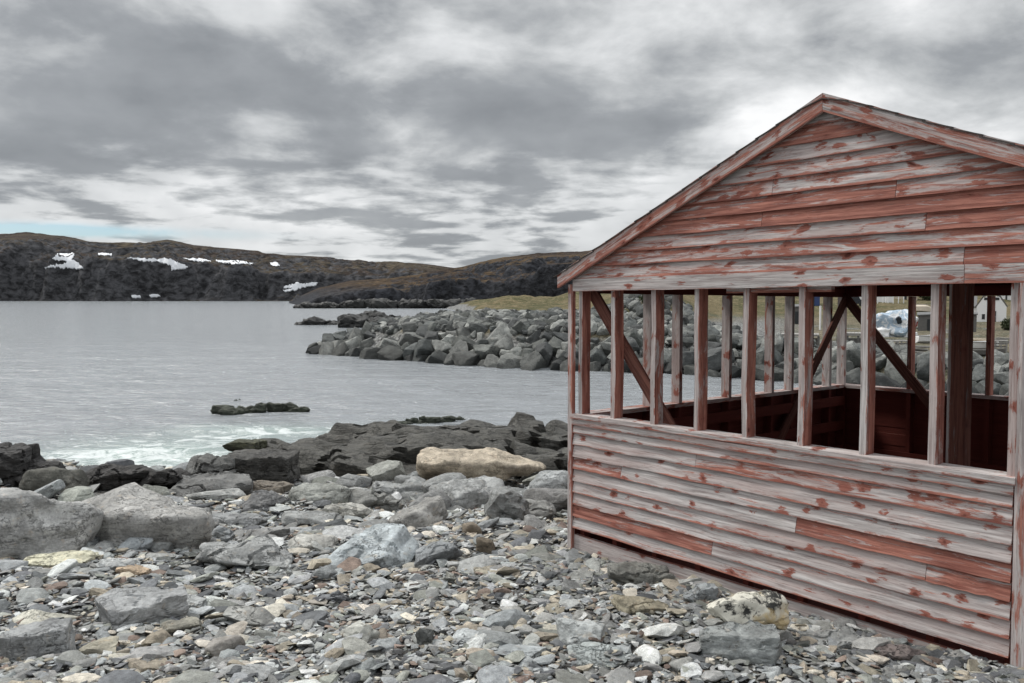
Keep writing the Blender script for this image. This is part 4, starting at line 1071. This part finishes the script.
# tarp covered boat
def blob(name, px, py, wpx, hpx, m, label, cat, seed, parent=None, dep=.7, **kw):
    p, s, rz = at(px, py); o = add_rock(name, seed, 4, (wpx * s, wpx * s * dep, hpx * s), p, (0, 0, rz), (.5,) * 3, m, label, cat, sink=.08, **kw); return o, p, s, rz
def boat(px, py, L, W, H, yaw, m, label, name='boat', upturned=False, cat='boat', deckm=M_PLANK):
    p, s, _ = at(px, py); e = empty(name, p, (0, 0, yaw)); tag(e, label, cat); L *= s; W *= s; H *= s
    V, Fc = [], []; n = 9
    for i in range(n):
        f = i / (n - 1); x = -L / 2 + L * f; w = W / 2 * (1 - f ** 2.6) + .02; k = H * (.85 + .25 * f * f)
        kz = H * .5 * max(0, f - .7) / .3
        V += [(x, -w, k), (x, -w * .75, kz + H * .25), (x, 0, kz), (x, w * .75, kz + H * .25), (x, w, k)]
    for i in range(n - 1):
        for j in range(4): Fc.append((i * 5 + j, i * 5 + j + 1, i * 5 + j + 6, i * 5 + j + 5))
    Fc.append((0, 1, 2, 3, 4)); bm = prism(V, Fc); hull = bm_obj('hull', bm, m, e)
    md = hull.modifiers.new('thick', 'SOLIDIFY'); md.thickness = .05
    if upturned:
        hull.rotation_euler = (PI, 0, 0); hull.location = (0, 0, H * 1.05)
        boxes('keel', [(-L * .45, L * .38, -.03, .03, H * 1.04, H * 1.1)], deckm, e)
    else:
        boxes('thwart', [(-L * .25, -L * .15, -W * .42, W * .42, H * .62, H * .68), (L * .05, L * .15, -W * .36, W * .36, H * .62, H * .68)], deckm, e)
        boxes('gunwale', [(-L * .5, L * .2, -W * .53, -W * .48, H * .86, H * .95), (-L * .5, L * .2, W * .48, W * .53, H * .86, H * .95)], deckm, e)
    return e
p, s, rz = at(895, 337)
e = empty('covered_boat', p, (0, 0, rz)); tag(e, 'boat under a pale blue and white tarpaulin beside the pallets', 'boat')
for k, (dx, dz, ww, hh, mm, nm) in enumerate([(1, 2, 40, 29, M_TARP, 'tarpaulin'), (-12, 1, 15, 12, M_WHITE, 'white_sheet')]):
    V, Fc = rock_verts(77 + k, 4, (ww * s, 20 * s, hh * s), planes=16, p=18, rough=.11); V += np.array([dx * s, -3 * s * k, dz * s - .25]); o = np_mesh(nm, V, Fc, True); o.set_sharp_from_angle(angle=.6); link(nm, o, mm, e)
boxes('hull', [(-18 * s, 20 * s, -8 * s, 8 * s, -.2, 5 * s)], M_WHITE, e, .05)
V, Fc = rock_verts(88, 3, (5 * s, 4 * s, 9 * s), planes=12, p=12, rough=.12); V += np.array([3 * s, -12 * s, 13 * s]); link('dark_flap', np_mesh('dark_flap', V, Fc, True), M_CAR, e)
boat(926, 343, 26, 9, 8, .3, M_WHITE, 'white open skiff pulled up on the grass left of the thick inner post')
boat(922, 312, 24, 10, 7, .15, M_BEIGE, 'beige upturned boat lying on the grass behind the grey shed', upturned=True)
boat(980, 350, 40, 12, 9, .1, M_WHITE, 'long white skiff beside the slipway rails before the barn')
boat(986, 356, 40, 11, 7, .05, M_SHED, 'grey wooden punt nearest the boulders before the barn')
boat(914, 328, 12, 6, 9, 1.2, M_RED, 'small red and white boat standing beside the grey shed')
def pallet_stack(px, py, wpx, hpx, label, n=4):
    p, s, rz = at(px, py); e = empty('pallet_stack', p, (0, 0, rz)); tag(e, label, 'pallets'); w = wpx * s / 2; h = hpx * s / n
    for k in range(n):
        boxes('pallet', [(-w, w, -.5 + j * .28, -.5 + j * .28 + .2, k * h + h * .6, k * h + h * .9) for j in range(4)] + [(x - .05, x + .05, -.5, .54, k * h, k * h + h * .58) for x in (-w * .9, -w * .3, w * .3, w * .9)], M_PLANK, e)
pallet_stack(888, 350, 20, 10, 'low stack of grey wooden pallets in front of the tarp covered boat', 3)
pallet_stack(904, 349, 16, 9, 'short stack of pallets right of the lower pallet stack', 3)
pallet_stack(998, 352, 16, 12, 'stack of grey pallets right of the white skiff', 4)
def wharf(px, py, wpx, hpx, label):
    p, s, rz = at(px, py); e = empty('wharf', p, (0, 0, rz)); tag(e, label, 'wharf'); w = wpx * s / 2; h = hpx * s
    boxes('deck', [(-w + j * w / 6, -w + (j + .92) * w / 6, -.6, 1.6, h * .85, h) for j in range(12)], M_PLANK, e)
    for x in (-.95, -.5, 0, .5, .95): boxes('post', [(x * w - .07, x * w + .07, -.55, -.42, -.6, h * .845)], M_SHED, e)
    boxes('skirting', [(-w, w, -.40, -.36, h * .1, h * .7)], M_SHED, e)
wharf(858, 350, 40, 17, 'low grey plank wharf seen right of the far corner stud')
wharf(800, 346, 36, 12, 'long grey plank walkway seen between the left wall studs')
def bin_(px, py, wpx, hpx, m, label, name, cat):
    p, s, rz = at(px, py); e = empty(name, p, (0, 0, rz)); tag(e, label, cat); w = wpx * s / 2; h = hpx * s
    boxes('body', [(-w, w, 0, 2 * w, 0, h * .88)], m, e, .03); boxes('lid', [(-w * 1.06, w * 1.06, -.05, 2 * w + .05, h * .885, h)], m, e)
bin_(816, 306, 7, 9, M_BLUE, 'blue plastic bin up the slope between two studs', 'storage_bin', 'bin')
bin_(897, 320, 11, 8, M_BEIGE, 'tan storage crate above the tarp covered boat', 'crate', 'crate')
p, s, rz = at(856, 306); e = empty('parked_car', p, (0, 0, rz)); tag(e, 'dark car parked in front of the white house', 'car')
L = 7.5 * s; bm_obj('body', extrude_poly([(-L, .3), (L, .3), (L, .85), (L * .55, .95), (L * .3, 1.45), (-L * .6, 1.45), (-L * .85, .95), (-L, .9)], 0, 1.7), M_CAR, e)
boxes('window', [(-L * .55, L * .25, -.02, -.001, .98, 1.36)], M_GLASS, e)
for x in (-.62, .62):
    bm = bmesh.new(); bmesh.ops.create_cone(bm, cap_ends=True, segments=16, radius1=.32, radius2=.32, depth=.2, matrix=Matrix.Translation((x * L, .0, .32)) @ Matrix.Rotation(PI / 2, 4, 'X')); bm_obj('wheel', bm, M_DK, e)
for i, (px, py, hp) in enumerate([(820, 330, 24), (866, 304, 12), (886, 303, 12)]):
    p, s, rz = at(px, py); o = boxes('fence_post', [(-.07, .07, -.07, .07, -.3, hp * s)], M_WHITE, None, .015); o.location = p
    tag(o, ['white post standing before the plank walkway', 'white fence post left of its twin by the white house', 'white fence post right of its twin by the white house'][i], 'post')

M_LEAF, g_, b_ = mat('shrub_leaf'); g_.put(b_.inputs['Base Color'], g_.mix(g_.noise(g_.coord(), 7, 4), (.018, .030, .012), (.075, .09, .035))); b_.inputs['Roughness'].default_value = .8
def shrub(px, py, wpx, hpx, label, seed):
    p, s, rz = at(px, py); r = np.random.default_rng(seed); e = empty('shrub', p); tag(e, label, 'shrub', ); w = wpx * s / 2; h = hpx * s
    n = 1500; D = r.normal(size=(n, 3)); D /= np.linalg.norm(D, axis=1)[:, None]; D *= r.uniform(.55, 1, (n, 1)) * (1 + .35 * fbm(D * 2.2 + seed, seed, 3))[:, None]
    C = D * np.array([w, w * .7, h * .55]) + np.array([0, 0, h * .5]); C[:, 2] = np.abs(C[:, 2])
    a = r.normal(size=(n, 3)); a /= np.linalg.norm(a, axis=1)[:, None]; b = np.cross(a, r.normal(size=(n, 3))); b /= np.linalg.norm(b, axis=1)[:, None]; L = r.uniform(.05, .12, (n, 1)) * max(1, w)
    V = np.stack([C - a * L, C + b * L * .5, C + a * L, C - b * L * .5], 1).reshape(-1, 3)
    link('foliage', np_mesh('foliage', V, np.arange(4 * n).reshape(n, 4)), M_LEAF, e)
    boxes('stem', [(-.05, .05, -.05, .05, -.2, h * .5), (w * .2, w * .2 + .06, -.05, .02, -.2, h * .4)], M_SHED, e)
shrub(930, 300, 24, 12, 'dark green shrub above the grey shed left of the inner post', 1)
shrub(1008, 330, 12, 10, 'low dark shrub in the grass right of the white barn', 2)
shrub(650, 304, 22, 11, 'dark shrub on the bank behind the second front stud', 3)
shrub(866, 322, 14, 9, 'small dark shrub uphill of the low plank wharf', 4)
def planks(px, py, wpx, label, seed, m=M_PLANK):
    p, s, rz = at(px, py); r = np.random.default_rng(seed); e = empty('lumber_pile', p, (0, 0, rz + r.uniform(-.3, .3))); tag(e, label, 'lumber'); w = wpx * s / 2
    for k in range(7):
        o = boxes('plank', [(-w * r.uniform(.6, 1), w * r.uniform(.6, 1), -.1, .1, 0, .05)], m, e); o.location = (0, r.uniform(-.5, .5), .06 * k); o.rotation_euler = (r.uniform(-.05, .05), r.uniform(-.06, .06), r.uniform(-.35, .35))
planks(868, 342, 22, 'loose grey lumber heap between the plank wharf and the covered boat', 1)
planks(918, 352, 24, 'weathered board heap in the grass below the white open skiff', 2)
planks(975, 344, 26, 'loose board heap uphill of the long white skiff', 3, M_BEIGE)
planks(1002, 343, 14, 'short board heap in front of the low shrub right of the barn', 4)
def barrel(px, py, wpx, hpx, m, label):
    p, s, rz = at(px, py); e = empty('barrel', p); tag(e, label, 'barrel'); w = wpx * s / 2; h = hpx * s; bm = bmesh.new(); prof = [(0, .84), (.12, .93), (.5, 1), (.88, .93), (1, .84)]; rr = []
    for z, k in prof: rr.append([bm.verts.new((w * k * math.cos(t * PI / 8), w * k * math.sin(t * PI / 8), z * h)) for t in range(16)])
    for a, b in zip(rr, rr[1:]):
        for t in range(16): bm.faces.new((a[t], a[(t + 1) % 16], b[(t + 1) % 16], b[t]))
    bm.faces.new(rr[-1]); bm_obj('body', bm, m, e)
    for z in (.2, .78):
        bm = bmesh.new(); bmesh.ops.create_cone(bm, cap_ends=False, segments=16, radius1=w * 1.0, radius2=w * 1.0, depth=h * .06, matrix=Matrix.Translation((0, 0, z * h))); bm_obj('hoop', bm, M_SHED, e)
barrel(909, 334, 6, 9, M_BLUE, 'blue barrel standing between the covered boat and the white open skiff')
barrel(952, 336, 6, 9, M_RED, 'dull red barrel on the grass just left of the grey shed by the barn')
for k in range(9):
    p, s, rz = at(862 + 5.2 * k, 303.5); o = boxes('fence_picket', [(-.07, .07, -.03, .03, -.2, 7 * s)], M_WHITE, None, .01); o.location = p
    tag(o, 'white picket in the row in front of the white house', 'picket', 'white pickets by the house')

# ------------------------------------------------------------------ world, sun, camera
SUN_EL, SUN_AZ = math.radians(52), math.radians(-62)   # azimuth measured from +Y towards +X: sun behind cloud to the left
w = bpy.data.worlds.new('World'); scene.world = w; w.use_nodes = True; w.node_tree.nodes.clear(); g = NT(w.node_tree)
bg = g.node('ShaderNodeBackground'); out = g.node('ShaderNodeOutputWorld'); g.l.new(bg.outputs[0], out.inputs[0]); bg.inputs[1].default_value = .1
sky = g.node('ShaderNodeTexSky', sky_type='NISHITA'); sky.sun_disc = False; sky.sun_elevation = SUN_EL; sky.sun_rotation = SUN_AZ
d = g.vmath('NORMALIZE', g.coord('Generated')); s = g.sep(d)
el = g.math('ARCSINE', s[2]); az = g.math('ARCTAN2', s[0], s[1])
inv = g.math('DIVIDE', 1., g.math('ADD', g.math('MAXIMUM', s[2], 0.), .20))
plane = g.comb(g.math('MULTIPLY', s[0], inv), g.math('MULTIPLY', s[1], inv), 0.)
n1 = g.noise(plane, 1.15, 8, .54, .35); n2 = g.noise(g.scale(d, (1, 1, 2.0)), 6.5, 8, .58, .3)
def blob_(px, py, sx, sy, wgt):
    a0 = math.atan((px - 512) / F); e0 = math.atan((HOR - py) / F * math.cos(a0))
    dx = g.math('DIVIDE', g.math('SUBTRACT', az, a0), sx / F); dy = g.math('DIVIDE', g.math('SUBTRACT', el, e0), sy / F)
    return g.math('MULTIPLY', g.math('EXPONENT', g.math('MULTIPLY', g.math('ADD', g.math('MULTIPLY', dx, dx), g.math('MULTIPLY', dy, dy)), -1.)), wgt * 1.35)
blobs = [(90, 70, 170, 70, -.20), (330, 85, 120, 60, -.17), (560, 130, 120, 55, -.18), (700, 70, 130, 50, -.10), (30, 150, 120, 40, -.10), (430, 140, 90, 40, -.08),
         (265, 128, 38, 18, .30), (450, 30, 70, 30, .17), (255, 8, 55, 18, .26), (60, 190, 120, 16, .18), (300, 235, 400, 26, .20), (120, 225, 200, 14, .14),
         (375, 213, 34, 14, -.22), (525, 195, 40, 16, -.17), (570, 225, 26, 9, -.28), (115, 215, 30, 10, -.20), (430, 243, 40, 6, -.2), (940, 60, 200, 90, .03), (900, 200, 200, 80, .12), (640, 215, 70, 40, .12)]
acc = None
for bl in blobs:
    v = blob_(*bl); acc = v if acc is None else g.math('ADD', acc, v)
pl2 = g.vmath('SCALE', d); g.l.new(g.math('DIVIDE', 1., g.math('ADD', g.math('MAXIMUM', s[2], 0.), .10)), pl2.node.inputs['Scale'])
n3 = g.noise(g.vmath('MULTIPLY', pl2, (1, 1, 0)), 2.3, 7, .55, .2)
lowc = g.math('MULTIPLY', g.math('MULTIPLY', g.math('SUBTRACT', n3, .5), g.mapr(el, math.radians(13), math.radians(5), .0, 1.)), 1.5)
n1 = g.math('ADD', n1, lowc)
dens = g.math('SUBTRACT', g.math('ADD', n1, g.math('MULTIPLY', g.math('SUBTRACT', n2, .5), .62)), g.math('MULTIPLY', acc, .55))
cl = g.mapr(dens, .33, .68)                                   # 0 thin bright cloud, 1 thick dark base
puff = g.noise(g.vmath('ADD', g.scale(d, (1, 1, 1.9)), (2.1, 9.3, 4.7)), 7.0, 5, .48, .1)
lum = g.math('ADD', g.math('MULTIPLY_ADD', cl, -.56, .78), g.math('MULTIPLY', g.math('SUBTRACT', puff, .5), 1.15))
ccol = g.ramp(lum, [(.0, (.134, .142, .151)), (.28, (.187, .196, .206)), (.52, (.282, .291, .297)), (.78, (.395, .403, .408)), (1.0, (.53, .533, .535))])
zen = g.mapr(el, math.radians(22), math.radians(55), 11.7, 33.)          # an overcast sky is brighter overhead
ccol = g.vmath('SCALE', ccol); ccol.node.inputs['Scale'].default_value = 1; g.l.new(zen, ccol.node.inputs['Scale'])
gap = g.math('MULTIPLY', blob_(20, 229, 130, 5, 1.6), g.mapr(n2, .3, .55, .3, 1.), clamp=True)
blue = g.vmath('MULTIPLY', sky.outputs[0], (.50, .60, .70))
cov = g.math('SUBTRACT', 1., g.math('MAXIMUM', g.math('MULTIPLY', gap, .95), .02))
g.l.new(g.mix(cov, blue, ccol), bg.inputs[0])

sl = bpy.data.lights.new('sun', 'SUN'); sl.energy = 1.5; sl.angle = math.radians(10); sl.color = (1, .96, .90)
so = bpy.data.objects.new('sun', sl); COL.objects.link(so)
sd = Vector((math.sin(SUN_AZ) * math.cos(SUN_EL), math.cos(SUN_AZ) * math.cos(SUN_EL), math.sin(SUN_EL)))
so.rotation_euler = sd.to_track_quat('Z', 'Y').to_euler(); so.location = sd * 60

cam = bpy.data.cameras.new('camera'); co = bpy.data.objects.new('camera', cam); COL.objects.link(co); scene.camera = co
cam.sensor_width = 36; cam.lens = F / 1024 * 36; cam.clip_start = .05; cam.clip_end = 20000
co.location = (0, 0, EYE); co.rotation_euler = (PI / 2 - PITCH, 0, 0)
scene.render.engine = 'CYCLES'
scene.view_settings.view_transform = 'Standard'; scene.view_settings.look = 'None'; scene.view_settings.exposure = .70; scene.view_settings.gamma = 1
scene.render.resolution_x = 1024; scene.render.resolution_y = 683
